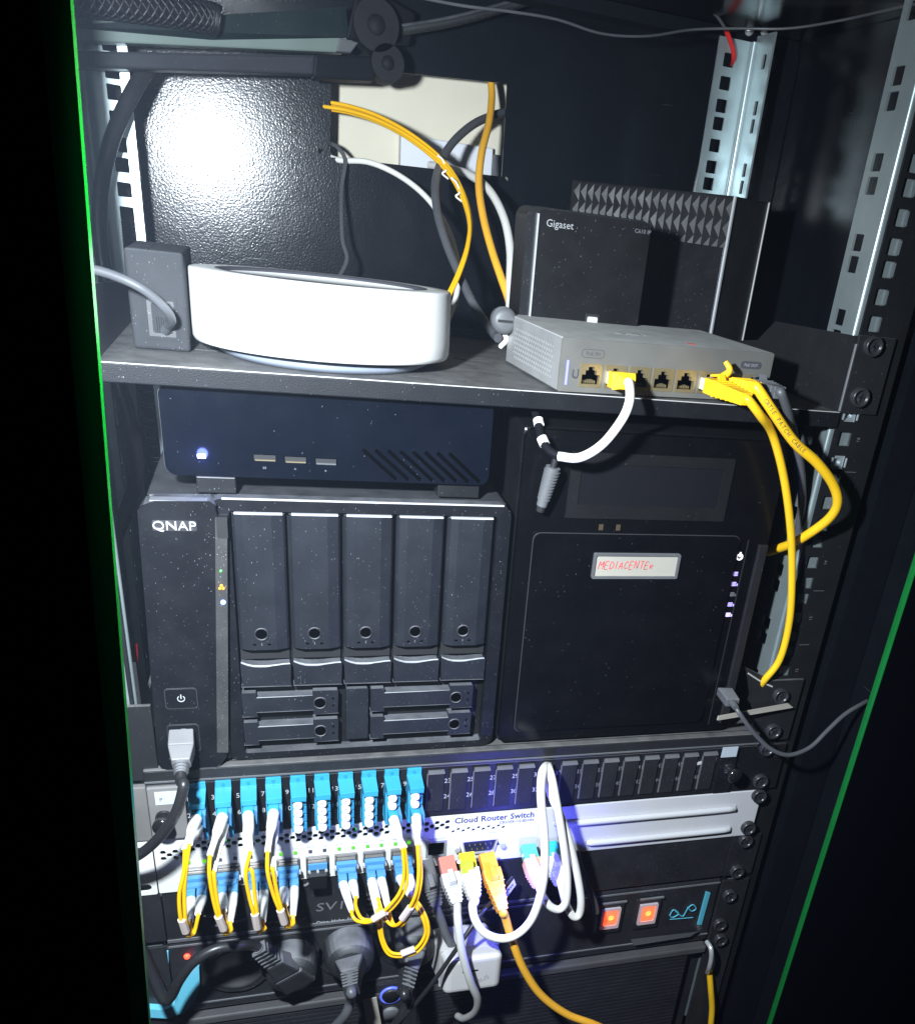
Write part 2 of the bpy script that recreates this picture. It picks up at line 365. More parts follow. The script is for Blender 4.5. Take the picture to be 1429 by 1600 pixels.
MB().box(-292, -255.5, 284, 286, -360, 460).build('outer_plate', zinc, rr2); MB().box(-272, -270.8, 281, 283.9, -360, 460).build('bead', zinc, rr2)

# open glass leaves: dark printed panes, green where the cut edge of the glass shows
t = thing('glass_door', 'dark glass door leaf along the left with thin green cut edge', 'glass door', (-166, -338, -120))
e0, e1 = at(115, 0, -338), at(236, 1600, -338); k = (e1.x-e0.x)/(e1.z-e0.z); zt, zb = 480, -120
def xl(z): return e0.x+k*(z-e0.z)
def leaf(m, ya, yb):
    return m.hexa([(xl(zb)-4, ya, zb), (xl(zb), ya, zb), (xl(zt), ya, zt), (xl(zt)-4, ya, zt)], [(xl(zb)-4, yb, zb), (xl(zb), yb, zb), (xl(zt), yb, zt), (xl(zt)-4, yb, zt)])
leaf(MB(), -341.2, -338).build('glass_edge', green, t)
leaf(MB(), -366, -341.3).build('bevelled_border', greend, t)
leaf(MB(), -520, -366.2).build('pane', frit, t)
t = thing('glass_panel', 'dark glass leaf on the right with bright green cut edge', 'glass panel', (292, -36, -360))
MB().box(289, 295.5, -40, -34, -360, 480).build('glass_edge', green, t, 1.2)
MB().box(290, 295, -330, -40.5, -360, 480).build('pane', frit, t)

# ------------------------------------------------------------------ the shelf and what stands on it
FZ = 217.0
sh = thing('rack_shelf', 'dusty black cantilever shelf carrying the white disc and silver switch', 'shelf', (0, 0, FZ-10))
sl = []
for (a, b, y) in ((-190, -150, 60), (-60, -24, 22), (-20, 10, 60), (-18, 6, 100), (-45, -10, 130), (30, 80, 130), (100, 150, 130)):
    sl.append([(a, y), (b, y-2), (b, y+0.8), (a, y+2.8)])
MB().plate(rect(-222, 223, 0.5, 210), sl, FZ, FZ-1.8, 'Z').build('floor_plate', powder2, sh)
MB().box(-222.5, 223.5, -2.0, 0.4, FZ-9.5, FZ+0.4).build('front_lip', mat('lip_coat', (0.006, 0.0065, 0.008), 0.5, spec=0.2, bump=0.5, bscale=1500.0, dust=0.3), sh, 0.7)
MB().box(-222, 223, -1.7, -0.6, FZ+0.35, FZ+0.75).build('pale_edge', greyl, sh)  # thin pale strip along the top of the front lip
MB().box(-221, 222, 210.2, 212, FZ-1.8, FZ+6).build('rear_lip', powder2, sh)
MB().prism([(1, FZ+0.2), (209, FZ+0.2), (209, FZ+14), (128, FZ+27), (107, FZ+43), (1, FZ+48)], 223.6, 221.8, 'X').build('side_flange', powder2, sh)
MB().prism([(1, FZ+0.2), (209, FZ+0.2), (209, FZ+14), (128, FZ+26), (60, FZ+32), (1, FZ+36)], -222, -220.2, 'X').build('side_flange', powder2, sh)
MB().box(221.8, 250, -3.2, -0.6, FZ+0.5, FZ+49).build('ear', powder2, sh, 0.5)
MB().box(-250, -223, -3.2, -0.6, FZ+0.5, FZ+37).build('ear', powder2, sh, 0.5)
MB().tube([(222.5, -1.5, FZ+2+4.2*i+(0.5 if i % 2 else -0.5)) for i in range(11)], 1.5, 8, 3).build('weld_seam', greyp, sh)
screw(sh, HX, -3.2, U(5, 'a')); screw(sh, HX, -3.2, U(5, 'c'))

# power adapter
adg = mat('adapter_grey', (0.026, 0.027, 0.030), 0.7, spec=0.12, dust=0.6, topdust=0.15)
p0 = atz(208, 545, FZ+0.3); p1 = atz(297, 549, FZ+0.3)
X0, X1, Y0 = p0.x, p1.x+0.5, (p0.y+p1.y)/2
ZT = at(250, 392, Y0).z
t = thing('power_adapter', 'upright dark grey power adapter on the shelf left of the disc', 'power adapter', ((X0+X1)/2, Y0, FZ))
MB().box(X0, X1, Y0, Y0+62, FZ+0.2, ZT).build('body', adg, t, 1.8, seg=3)
xm = X0+(X1-X0)*0.40
MB().box(xm-0.15, xm+0.15, Y0-0.12, Y0+55, FZ+30, ZT+0.15).build('seam', dark, t)
a, b = at(222, 460, Y0), at(281, 533, Y0)
MB().plate(rrect(a.x, b.x, b.z, a.z, 0.8, 2), [rrect(a.x+1.6, b.x-1.6, b.z+1.6, a.z-2.2, .6, 2)], Y0-0.5, Y0+1).build('socket_frame', adg, t, 0.25)
MB().box(a.x+1.7, b.x-1.7, Y0-0.1, Y0+0.5, b.z+1.7, a.z-2.3).build('socket', blackd, t)
MB().plate(rrect(a.x+4, b.x-3.4, b.z+4, a.z-3.6, 0.8, 2), [], Y0-1.6, Y0).build('plug', adg, t, 0.5)
cx = (a.x+b.x)/2-0.5; q = MB()
for i in range(5): q.box(cx-2.2+i*1.1, cx-1.7+i*1.1, Y0-3.0, Y0-1.2, b.z+5, b.z+12)
q.build('strain_relief', adg, t)
MB().tube([at(262, 508, Y0-6), at(268, 500, Y0-16), at(258, 482, Y0-24), at(228, 455, Y0-28), at(190, 435, Y0-30), at(140, 420, Y0-34), at(80, 418, Y0-40)], 2.4, 12).cyl(at(262, 508, Y0-6), at(258, 515, Y0-1), 2.4, 3, 12).build('cord', cabled, t)

# white disc
C = (-103.0, 72.0); R = 75.5
DM = Matrix.Translation((C[0], C[1], FZ+5)) @ Matrix.Rotation(math.radians(-2.4), 4, 'X') @ Matrix.Translation((-C[0], -C[1], -FZ-5))
def DB():
    q = MB(); q.M = DM; return q
t = thing('wireless_disc', 'thick white round wireless device on the shelf', 'access point', (C[0], C[1], FZ))
MB().lathe([(0, 0.2), (R-16, 0.2), (R-14, 1.5), (R-10, 4.6), (0, 4.6)], (*C, FZ), 64).build('base', mat('disc_base', (0.16, 0.18, 0.22), 0.25, var=0.05), t)
prof = [(0, 4.8), (R-4, 4.8), (R-1.2, 5.6), (R-0.2, 8), (R, 14), (R-0.2, 42.6), (R-0.6, 43.6), (R-1.6, 44), (R-16, 44), (R-17, 43.6), (R-18, 42.2), (0, 42.0)]
DB().lathe(prof, (*C, FZ), 96).build('shell', whitep, t)
q = DB()
q.lathe([(R-19.0, 42.1), (R-18.2, 43.2), (R-16.4, 44.15), (R-14.5, 44.15)], (*C, FZ), 96); q.build('top_ring', inkd, t)

# eight port silver switch (turned a few degrees)
SX, SY, SR = 27.0, 2.0, math.radians(5.0)
t = thing('network_switch', 'silver eight port network switch at the front of the shelf', 'network switch', (SX, SY, FZ+1), rotz=SR)
ox, oy, oz = SX, SY, FZ+1                   # local x to the right, y back, z up
W_, D_, H_ = 148.0, 99.0, 30.5
px = [9.5+8+17.0*i for i in range(8)]; px = [20.5+16.4*i for i in range(8)]
ph = [rrect(ox+x-6.6, ox+x+6.6, oz+4.0, oz+16.0, 0.4, 2) for x in px]
MB().plate(rrect(ox, ox+W_, oz, oz+H_, 1.2, 3), ph, oy, oy+1.2).build('front_panel', mat('silver_front_dimmed', (0.165, 0.162, 0.150), 0.42, metal=0.35, dust=0.15), t)  # darker copy of the silver: dimness of the front put into its colour
sideh = [ngon(oy+14+i*4.0+(2.0 if j % 2 else 0), oz+6+j*2.9, 1.15, 8) for i in range(18) for j in range(7)]
MB().plate(rect(oy+1.3, oy+D_, oz+0.6, oz+H_-0.6), sideh, ox, ox+1.0, 'X').build('vented_side', silver, t)
MB().box(ox+W_-1, ox+W_, oy+1.3, oy+D_, oz+0.6, oz+H_-0.6).build('side', silver, t)
MB().box(ox+0.2, ox+W_-0.2, oy+1.3, oy+D_, oz+H_-1, oz+H_).build('top', mat('silver_top_brightened', (0.38, 0.38, 0.37), 0.5, metal=0.2, topdust=0.8, dust=0.3, dcol=(0.42, 0.42, 0.40)), t, 0.4)  # paler, dustier copy of the silver: brightness of the top put into its colour
MB().box(ox+1.2, ox+W_-1.2, oy+16, oy+D_-1, oz+0.5, oz+H_-1.2).build('inside', void, t)
MB().box(ox+3, ox+W_-3, oy+3, oy+D_-3, oz-0.9, oz+0.4).build('foot_plate', dark, t)
for i, x in enumerate(px):
    q = MB().plate(rrect(ox+x-7.4, ox+x+7.4, oz+3.2, oz+16.8, 0.4, 2), [[(ox+x-5.8, oz+5), (ox+x+5.8, oz+5), (ox+x+5.8, oz+10.5), (ox+x+3.6, oz+10.5), (ox+x+3.6, oz+13), (ox+x+1.9, oz+13), (ox+x+1.9, oz+15), (ox+x-1.9, oz+15), (ox+x-1.9, oz+13), (ox+x-3.6, oz+13), (ox+x-3.6, oz+10.5), (ox+x-5.8, oz+10.5)]], oy-0.35, oy+2.5)
    po = q.build('port', brass, t)
    q = MB()
    for j in range(8): q.box(ox+x-4.2+j*1.2, ox+x-3.8+j*1.2, oy+3, oy+9, oz+5.2, oz+6.6)
    q.build('contacts', brass, po)
MB().box(ox+4.2, ox+5.6, oy-0.25, oy+0.5, oz+4, oz+18).build('light_strip', ledstrip, t)
q = MB().tube([(ox+8.6, oy-0.2, oz+13), (ox+8.6, oy-0.2, oz+9.6), (ox+10, oy-0.2, oz+8.4), (ox+11.6, oy-0.2, oz+9.2), (ox+11.8, oy-0.2, oz+13.4)], 0.55, 6, 4); q.build('emblem', inkd, t)
MB().plate(rrect(ox+13, ox+28, oz+20.0, oz+25.0, 2.4, 4), [rrect(ox+13.35, ox+27.65, oz+20.35, oz+24.65, 2.1, 4)], oy-0.08, oy+0.2).build('port_frame', inkd, t)
text(t, 'PoE IN', ox+20.5, oy-0.06, oz+22.4, 3.2, inkd, 'lettering')
MB().plate(rrect(ox+124, ox+140, oz+20.0, oz+24.6, 2.2, 4), [], oy-0.1, oy+0.2).build('port_plate', inkd, t); text(t, 'PoE OUT', ox+132, oy-0.14, oz+22.2, 2.6, inkg, 'lettering')
text(t, 'UniFi', ox+62, oy+40, oz+H_+0.05, 11, mat('faint_emboss', (0.30, 0.30, 0.30), 0.4, var=0), 'lettering', face='Z')
MB().box(ox+91, ox+97, oy+13, oy+15.5, oz+H_, oz+H_+0.2).build('sticker_or_glint', red, t)  # small red slip paints a faint reflection on the top
cs, sn = math.cos(SR), math.sin(SR)
def sw(x, y, z): return Vector((ox+x*cs-y*sn, oy+x*sn+y*cs, oz+z))

def plug(parent, tip, dirv, bootm, cordm=None, L=26.0, ribs=5, tab=True, clear=True, side=Vector((1, 0, 0)), wid=5.8, hgt=4.6):
    """modular plug, its latch and its ribbed boot; returns the point where the cord leaves"""
    d = Vector(dirv).normalized(); tip = Vector(tip); x = (side-d*side.dot(d)).normalized(); z = x.cross(d)*-1
    if z.z < 0: z = -z
    def fr_(c, hw, hh): return [c-x*hw-z*hh, c+x*hw-z*hh, c+x*hw+z*hh, c-x*hw+z*hh]
    q = MB().hexa(fr_(tip-d*9, wid, hgt*0.75), fr_(tip+d*6, wid, hgt*0.75)); q.build('plug_body', whitep if clear is True else clear, parent, 0.4)
    q = MB().hexa(fr_(tip+d*4, wid+1.0, hgt), fr_(tip+d*13, wid+1.0, hgt)); q.hexa(fr_(tip+d*12.8, wid+0.6, hgt*0.95), fr_(tip+d*L, 3.7, 3.6))
    for i in range(ribs):
        c = tip+d*(14+(L-14)*i/ribs); f = 1-0.36*i/ribs
        q.hexa(fr_(c, (wid+1.1)*f, hgt*1.12*f), fr_(c+d*1.1, (wid+1.0)*f, hgt*1.1*f))
    bo = q.build('boot', bootm, parent, 0.35)
    if tab:
        q = MB().hexa(fr_(tip+d*2+z*(hgt+1.0), 2.0, 0.7), fr_(tip+d*12+z*(hgt+3.0), 2.4, 0.9)); q.hexa(fr_(tip+d*11.9+z*(hgt+2.9), 2.4, 0.9), fr_(tip+d*14+z*(hgt-0.4), 2.8, 1.2)); q.build('latch', bootm, parent, 0.3)
    return tip+d*L
# white cable in port 2
DV1 = at(985, 601, -24)-sw(px[1], -2, 9.5); DV6 = at(1166, 624, -34)-sw(px[5], -2, 9.5); DV7 = at(1180, 606, -26)-sw(px[6], -2, 9.5); DV8 = at(1218, 614, -28)-sw(px[7], -2, 10)
t = thing('patch_cable', 'white patch cable with yellow boot curling under the silver switch', 'patch cable', sw(px[1], 0, 10))
e = plug(t, sw(px[1], -2, 9.5), DV1, yellow, tab=False, L=22)
MB().tube([e-DV1.normalized()*3, e+DV1.normalized()*3, at(983, 628, -34), at(970, 658, -36), at(940, 695, -34), at(905, 715, -30), at(872, 713, -24)], 2.75, 12).build('cord', cablew, t)
MB().tube([at(874, 713, -24), at(858, 704, -18), at(847, 688, -10), at(841, 665, 0), at(836, 645, 10), at(826, 622, 24), at(815, 600, 40)], 2.5, 12).build('sleeve', shrinkb, t)
for (A, B) in (((851, 695, -12.5), (846, 684, -9)), ((842, 664, 0), (840.5, 656, 3))): MB().cyl(at(*A), at(*B), 3.2, 3.2, 14).build('ring', cablew, t)
# yellow cables in ports 6, 7 and black in port 8
t = thing('patch_cable', 'bright yellow patch cable with hooked latch falling straight to the lower bracket', 'patch cable', sw(px[5], 0, 10))
e = plug(t, sw(px[5], -2, 9.5), DV6, yellow, L=DV6.length, ribs=6)
q = MB().tube([sw(px[5]+3, -8, 14), sw(px[5]+6, -13, 20), sw(px[5]+3, -11, 25)], lambda u: 2.6-1.0*u, 8); q.build('latch_hook', yellow, t)
MB().tube([e-DV6.normalized()*3, e+DV6.normalized()*2, at(1188, 650, -36), at(1207, 680, -25), at(1225, 750, -20), at(1235, 830, -15), at(1237, 900, -12), at(1233, 970, -10), at(1218, 1030, -8), at(1193, 1064, -4), at(1184, 1080, 8)], 2.75, 12).build('cord', yellow, t)
t = thing('patch_cable', 'thicker printed yellow patch cable bowing out over the right rail', 'patch cable', sw(px[6], 0, 10))
e = plug(t, sw(px[6], -2, 9.5), DV7, yellow, L=DV7.length, tab=False)
pth = [e-DV7.normalized()*3, e+DV7.normalized()*2, at(1205, 640, -32), at(1240, 690, -32), at(1275, 722, -32), at(1300, 755, -30), at(1308, 785, -28), at(1295, 810, -22), at(1262, 835, -10), at(1235, 850, 4), at(1200, 862, 30)]
MB().tube(pth, 3.3, 12).build('cord', yellow, t)
P = spline(pth, 8); st = 13                 # print running along the jacket
for i, ch in enumerate('CAT5E PATCH CABLE'):
    if ch == ' ': continue
    j = st+i*0.85; a0 = P[int(j)].lerp(P[int(j)+1], j-int(j)); dd = (P[int(j)+1]-P[int(j)]).normalized(); vw = (CAMP-a0).normalized(); vw = (vw-dd*vw.dot(dd)).normalized()
    up = vw.cross(dd); me_o = text(t, ch, 0, 0, 0, 3.6, inkd, 'lettering', ext=0.02)
    c = a0+vw*3.33; off = ROOT[t]; B = Matrix((dd, up, vw)).transposed().to_4x4(); me_o.matrix_local = Matrix.Translation((c-off)*S) @ B
t = thing('patch_cable', 'black patch cable with ribbed boot in the last switch port', 'patch cable', sw(px[7], 0, 10))
e = plug(t, sw(px[7], -2, 10), DV8, greyp, L=DV8.length, clear=greyl)
MB().tube([e-DV8.normalized()*3, e+DV8.normalized()*2, at(1232, 648, -24), at(1240, 680, -10), at(1250, 730, 0), at(1252, 790, 8), at(1243, 850, 20), at(1235, 900, 40)], 2.9, 12).build('cord', cabled, t)
# hanging black connector
t = thing('cable_connector', 'black ribbed cable connector hanging below the white cable', 'connector', at(852, 770, -10))
a, b = at(864, 730, -12), at(846, 790, -10); dv = (b-a)
q = MB().cyl(a, b, 4.6, 3.4, 14)
for i in range(10): c = a+dv*(0.08+0.08*i); q.cyl(c, c+dv*0.035, 5.2-0.12*i, n=14)
q.build('ribbed_sleeve', greyp, t); MB().cyl(b, b+dv*0.15, 3.0, 2.6, 12).cyl(a, a-dv*0.25, 2.0, 2.0, 10).build('tail', cableb, t)

# Gigaset base station
GY = 100.0
g0, g1 = at(810, 495, GY).x, at(1008, 420, GY).x
gz = at(900, 330, GY).z
t = thing('base_station', 'black telephone base station standing behind the silver switch', 'base station', ((g0+g1)/2, GY, FZ))
MB().prism(rrect(g0, g1, FZ+0.3, gz, 7, 6), GY, GY+30).build('body', blackp, t, 4, seg=3)
xs = at(836, 400, GY-1).x
MB().prism(rrect(xs, g1-1, FZ+2, gz-1.2, 4, 5), GY-2.2, GY+1).build('front_cover', mat('base_station_front', (0.0042, 0.0042, 0.0046), 0.55, spec=0.16, dust=0.4), t, 1)
MB().box(xs-0.9, xs, GY-2.5, GY+0.5, FZ+3, gz-4).build('trim_strip', chrome, t)
lp = at(853, 348, GY-2.4); text(t, 'Gigaset', lp.x, GY-2.3, lp.z, 6.2, inkg, 'lettering', 'LEFT')
lp = at(1004, 362, GY-2.4); text(t, 'C610 IP', lp.x, GY-2.3, lp.z, 3.6, inkf, 'lettering')
lp = at(924, 503, GY-3); MB().prism(rrect(lp.x-5, lp.x+5, lp.z-7, lp.z+5, 1, 3), GY-2.9, GY-2).build('button_recess', dark, t); MB().prism(rrect(lp.x-3.6, lp.x+3.6, lp.z-7, lp.z+3.4, 1, 3), GY-4.2, GY-2.5).build('button', greyl, t, 0.4)

# tower router with pyramid grille, its corner towards the camera
Cn = Vector((190, 145, FZ)); rd = Vector((44, 25, 0)).normalized(); ldv = Vector((-rd.y, rd.x, 0)); RH = at(1148, 306, 145).z-FZ
t = thing('tower_router', 'black tower router with pyramid textured top and silver edge behind the switch', 'router', Cn)
def R3(a, b, h): v = Cn+ldv*a+rd*b; return (v.x, v.y, FZ+h)
LA, LB = 165, 47
MB().hexa([R3(1, 1, 0.3), R3(LA, 1, 0.3), R3(LA, LB, 0.3), R3(1, LB, 0.3)], [R3(1, 1, RH), R3(LA, 1, RH), R3(LA, LB, RH), R3(1, LB, RH)]).build('body', mat('router_black', (0.009, 0.009, 0.010), 0.4, dust=0.5), t, 0.8)
MB().hexa([R3(1, -2.4, 2), R3(LA-2, -2.4, 2), R3(LA-2, 1.2, 2), R3(1, 1.2, 2)], [R3(1, -2.4, RH-34), R3(LA-2, -2.4, RH-34), R3(LA-2, 1.2, RH-34), R3(1, 1.2, RH-34)]).build('front_cover', blackp, t)
MB().hexa([R3(-0.8, -0.8, 1), R3(0.9, -0.8, 1), R3(0.9, 0.9, 1), R3(-0.8, 0.9, 1)], [R3(-0.8, -0.8, RH), R3(0.9, -0.8, RH), R3(0.9, 0.9, RH), R3(-0.8, 0.9, RH)]).build('trim_strip', chrome, t)
MB().hexa([R3(0, LB-0.4, 1), R3(1, LB-0.4, 1), R3(1, LB+0.4, 1), R3(0, LB+0.4, 1)], [R3(0, LB-0.4, RH), R3(1, LB-0.4, RH), R3(1, LB+0.4, RH), R3(0, LB+0.4, RH)]).build('rear_trim', greyl, t)
pyrm = mat('pyramid_grille', (0.015, 0.015, 0.0165), 0.5, spec=0.3, dust=0.3)
for r_ in range(3):
    for c_ in range(21):
        a0 = 1.5+c_*7.7; h0 = RH-1.5-13.2*(r_+1)
        q = MB().add([R3(a0, 0.9, h0), R3(a0+7.6, 0.9, h0), R3(a0+7.6, 0.9, h0+13), R3(a0, 0.9, h0+13), R3(a0+3.8, -1.9, h0+6.5)], [(0, 1, 4), (1, 2, 4), (2, 3, 4), (3, 0, 4)])
        q.build('grille_pyramid', pyrm, t)
# grey rubber grommet knob
p = at(786, 500, 95); t = thing('cable_gland', 'round grey slotted rubber gland beside the base station', 'gland', p)
q = MB().lathe([(0, -6), (5, -6), (8.3, -4.5), (8.6, 0), (8.0, 5), (5, 8), (5, 14)], (p.x, p.y, p.z), 24, 'Y'); q.build('body', greyp, t)
MB().box(p.x-5, p.x+5, p.y-6.6, p.y-5.8, p.z-0.8, p.z+0.8).build('slot', dark, t); MB().tube([p+Vector((0, 6, -4)), p+Vector((4, 4, -12)), p+Vector((2, 10, -18))], 1.8, 8).build('tail', cablew, t)

# ------------------------------------------------------------------ cables of the upper bay
def cable(name, label, pts, r, m, cat='cable', group=None, n=12):
    P = [at(*q) for q in pts]; t = thing(name, label, cat, P[-1], group)
    MB().tube(P, r, n).build('cord', m, t); return t
t = thing('fibre_bundle', 'bundle of bright yellow fibres tied with white twists above the disc', 'cable bundle', at(700, 470, 170))
for i, (dx, dy, dz) in enumerate(((0, -5, 0), (2, 1, 3), (-2, 6, 5), (1, 3, -4))):
    base = [(505, 163, 385), (545, 170, 372), (590, 185, 350), (640, 212, 320), (690, 252, 290), (718, 292, 262), (733, 340, 235), (730, 385, 210), (715, 430, 188), (695, 472, 170)]
    P = [at(x+dx*(0.6+0.5*math.sin(k*1.3+i)), y+dy*(1-0.055*k), Y+dz) for k, (x, y, Y) in enumerate(base)]
    MB().tube(P, 1.5, 8).build('fibre', fibrey, t)
for (x, y, Y) in ((690, 255, 288), (711, 290, 262)):
    c = at(x, y, Y); q = MB().tube([c+Vector((-4, -3, 5)), c+Vector((0, -5, 2)), c+Vector((3, -4, -4)), c+Vector((0, -5, -7)), c+Vector((5, -3, -10))], 0.8, 6); q.build('twist_tie', capw, t)
cable('amber_cable', 'amber cable dropping from the top right of the cut-out', [(766, 118, 390), (768, 150, 376), (764, 190, 350), (752, 240, 318), (748, 290, 290), (755, 340, 262), (768, 390, 235), (783, 435, 212), (795, 470, 195), (801, 500, 180)], 3.1, amber)
cable('dark_cable', 'dark grey cable arching from the right of the cut-out down to the shelf', [(800, 172, 400), (770, 180, 378), (735, 197, 350), (700, 232, 318), (681, 280, 285), (683, 330, 258), (697, 380, 232), (718, 430, 208), (742, 480, 180), (770, 520, 160), (778, 528, 150)], 3.3, cabled)
cable('white_cable', 'thin white cable sloping from the lower left of the cut-out behind the dark cable', [(505, 240, 392), (530, 250, 380), (575, 253, 360), (620, 272, 340), (660, 302, 318), (690, 340, 295), (708, 380, 275), (716, 425, 250), (712, 465, 225), (700, 500, 205)], 2.3, cablew)
cable('white_cable', 'thicker white cable arching down beside the base station', [(672, 258, 400), (700, 263, 370), (735, 274, 335), (765, 298, 300), (787, 340, 265), (797, 390, 235), (797, 440, 205), (796, 490, 175), (790, 512, 160)], 3.4, cablew)
cable('thin_cable', 'thin grey cable dropping from the left edge of the cut-out behind the disc', [(512, 222, 390), (527, 230, 378), (539, 250, 368), (534, 290, 350), (533, 330, 330), (535, 375, 308), (542, 405, 292), (530, 432, 275), (520, 450, 262)], 1.7, cabled)
cable('mains_cable', 'thick black cable curving down along the rear left rail', [(245, 92, 300), (226, 112, 286), (199, 160, 266), (174, 220, 250), (160, 280, 244), (155, 340, 240), (160, 400, 238), (168, 450, 236), (176, 520, 234), (184, 590, 230), (199, 640, 222), (212, 700, 210), (212, 750, 196), (197, 800, 180), (176, 850, 166)], 5.2, cableb)
# swing arm and wires under the roof
t = thing('swing_arm', 'grey swing arm with black knuckle joints under the cabinet roof', 'swing arm', at(560, 90, 210))
def YA(x): return 236+0.19*(x-100)
def flat(m, pts, Y, th): 
    P = [at(x, y, Y-200+YA(x)) for x, y in pts]; return m.hexa(P, [p+Vector((0, th, 0)) for p in P])
flat(MB(), [(90, 62), (535, 82), (555, 58), (90, 8)], 212, 16).build('upper_bar', palebar, t, 1)
flat(MB(), [(90, 40), (330, 62), (545, 58), (540, 10)][::1], 208, 3.5).build('cover_strip', mat('green_black', (0.006, 0.012, 0.013), 0.4, dust=0.3), t)
flat(MB(), [(95, 104), (492, 116), (492, 86), (95, 78)], 200, 22).build('lower_bar', greybar, t, 1.5)
flat(MB(), [(488, 121), (585, 126), (590, 88), (492, 84)], 196, 30).build('end_cap', shrinkb, t, 2)
for (x, y, r) in ((588, 38, 17.0), (606, 98, 12.5)):
    c = at(x, y, 318); MB().cyl(c, c+Vector((0, 32, 0)), r, r, 32).build('joint', shrinkb, t, 1); MB().lathe([(0, -1.2), (r*0.35, -1.0), (r*0.4, 0)], (c.x, c.y, c.z), 16, 'Y').build('pivot_screw', shrinkb, t)
flat(MB(), [(525, 80), (548, 82), (560, 66), (530, 58)], 206, 10).build('bar_tip', greyp, t, 0.8)
flat(MB(), [(540, 60), (640, 70), (650, 20), (560, -30)], 206, 12).build('knuckle_plate', shrinkb, t, 2)
MB().tube([at(628, 46, 335), at(700, 34, 340), at(770, 16, 345), at(850, -8, 350)], 3.8, 10).build('rod', blackd, t)
t = thing('cable_sleeve', 'black braided cable sleeve lying along the top of the swing arm', 'cable sleeve', at(340, 35, 200))
P = [at(60, -6, 222), at(160, 2, 240), at(250, 14, 258), at(325, 27, 272), at(338, 31, 274)]
MB().tube(P, lambda u: 8.6 if u < 0.93 else 7.0, 14).build('core', shrinkb, t)
Q = spline(P, 10); q = MB(); q2 = MB()
for hand in (1, -1):
    for s_ in range(7):
        pts = []
        for i in range(0, len(Q)*3-3):
            j = min(i//3, len(Q)-2); f = (i % 3)/3; c = Q[j].lerp(Q[j+1], f); d = (Q[j+1]-Q[j]).normalized(); u = d.orthogonal().normalized(); v = d.cross(u); a = hand*i*0.20+s_*2*math.pi/7
            pts.append(c+(u*math.cos(a)+v*math.sin(a))*8.8)
        q.tube(pts, 0.95, 5, 1)
q.build('braid', mat('braid', (0.009, 0.009, 0.011), 0.5, var=0.1), t)
cable('thin_wire', 'thin grey wire crossing under the cabinet roof to the right corner', [(640, -8, 120), (720, 8, 140), (800, 18, 160), (870, 30, 180), (940, 52, 200), (1010, 56, 220), (1080, 46, 240), (1150, 44, 240), (1230, 44, 220), (1310, 32, 180), (1400, 12, 130), (1440, 4, 110)], 0.9, cabled, n=8)
t = cable('thin_wire', 'thin black wire ending in a red sleeve at the rear right rail', [(1040, -12, 250), (1085, 4, 262), (1115, 20, 272), (1133, 44, 280)], 1.2, cabled, n=8)
MB().tube([at(1133, 44, 280), at(1140, 62, 282), at(1145, 78, 284), at(1146, 90, 287), at(1144, 100, 296)], 2.0, 10).build('sleeve', red, t)
cable('thin_wire', 'faint thin wire hanging left of the rear right rail', [(1113, 150, 320), (1108, 190, 320), (1100, 230, 320), (1088, 280, 320), (1080, 320, 320)], 1.6, cabled, n=8)

# ------------------------------------------------------------------ mini computer under the shelf
nx0, nx1, nz0, nz1, NY = -193.5, -9.5, 157.5, 207.0, 8.0
t = thing('mini_computer', 'glossy black mini computer with glowing blue light lying on the storage unit', 'mini computer', (-100, NY, 147))
vents = []
MB().plate(rrect(nx0, nx1, nz0, nz1, 6, 6), [rect(-147, -134.5, 167.2, 171.2), rect(-130.2, -117.6, 166.8, 170.8), rect(-113.2, -100.4, 166.4, 170.4)], NY, NY+2).build('front_cover', gloss, t, 0.6)
MB().prism(rrect(nx0+1.5, nx1-1.5, nz0+1, nz1-1, 5, 5), NY+5, NY+185).build('body', blackp, t)
MB().plate(rrect(nx0+0.4, nx1-0.4, nz0+0.3, nz1-0.3, 6, 6), [rrect(nx0+2, nx1-2, nz0+2, nz1-2, 5, 5)], NY+2.1, NY+5).build('seam_frame', dark, t)
q = MB().plate(rrect(nx0-0.15, nx1+0.15, nz0-0.15, nz1+0.15, 6.1, 6), [rrect(nx0+0.1, nx1-0.1, nz0+0.1, nz1-0.1, 5.9, 6)], NY+0.4, NY+1.6); q.build('edge_trim', greyp, t)
for i, x in enumerate((-147, -130.2, -113.2)):
    z = 167.2-0.4*i; po = MB().box(x+0.2, x+12.2, NY+2.2, NY+4.8, z, z+4).build('usb_port', dark, t); MB().box(x+1, x+12, NY+0.9, NY+2.2, z+0.05, z+0.45).build('contact_tongue', greyp if i == 2 else mat('dull_brass', (0.14, 0.11, 0.06), 0.5, var=0), po)
    text(t, ('ss', '+', '+')[i], x+6, NY-0.06, z-3.6, 2.6, inkf, 'port_mark')
for i in range(11):
    x = -86+i*7.3; L_ = 27 if i < 9 else (22 if i == 9 else 12)
    zt_ = nz0+2.2+L_*0.62; q = MB().tube([(x+L_*0.72, NY-0.05, nz0+2.2 if i < 9 else nz0+2.2), (x, NY-0.05, zt_)], 1.25, 6)
    if x+L_*0.72 > nx1-2.0: continue
    q.build('vent_slot', void, t)
    MB().tube([(x+L_*0.72+1.0, NY-0.1, nz0+2.0), (x+1.1, NY-0.1, zt_+0.1)], 0.13, 5).build('vent_rib', adg, t)
MB().prism(rrect(-176.3, -172.0, 167.6, 169.9, 0.4, 2), NY-0.4, NY+0.5).build('power_light', ledblue, t)
MB().box(-178, -157, NY-1, NY+40, 147.9, 157.3).build('foot', blackp, t, 0.6); MB().box(-40, -14, NY+4, NY+40, 147.9, 157.3).build('foot', blackp, t, 0.6)
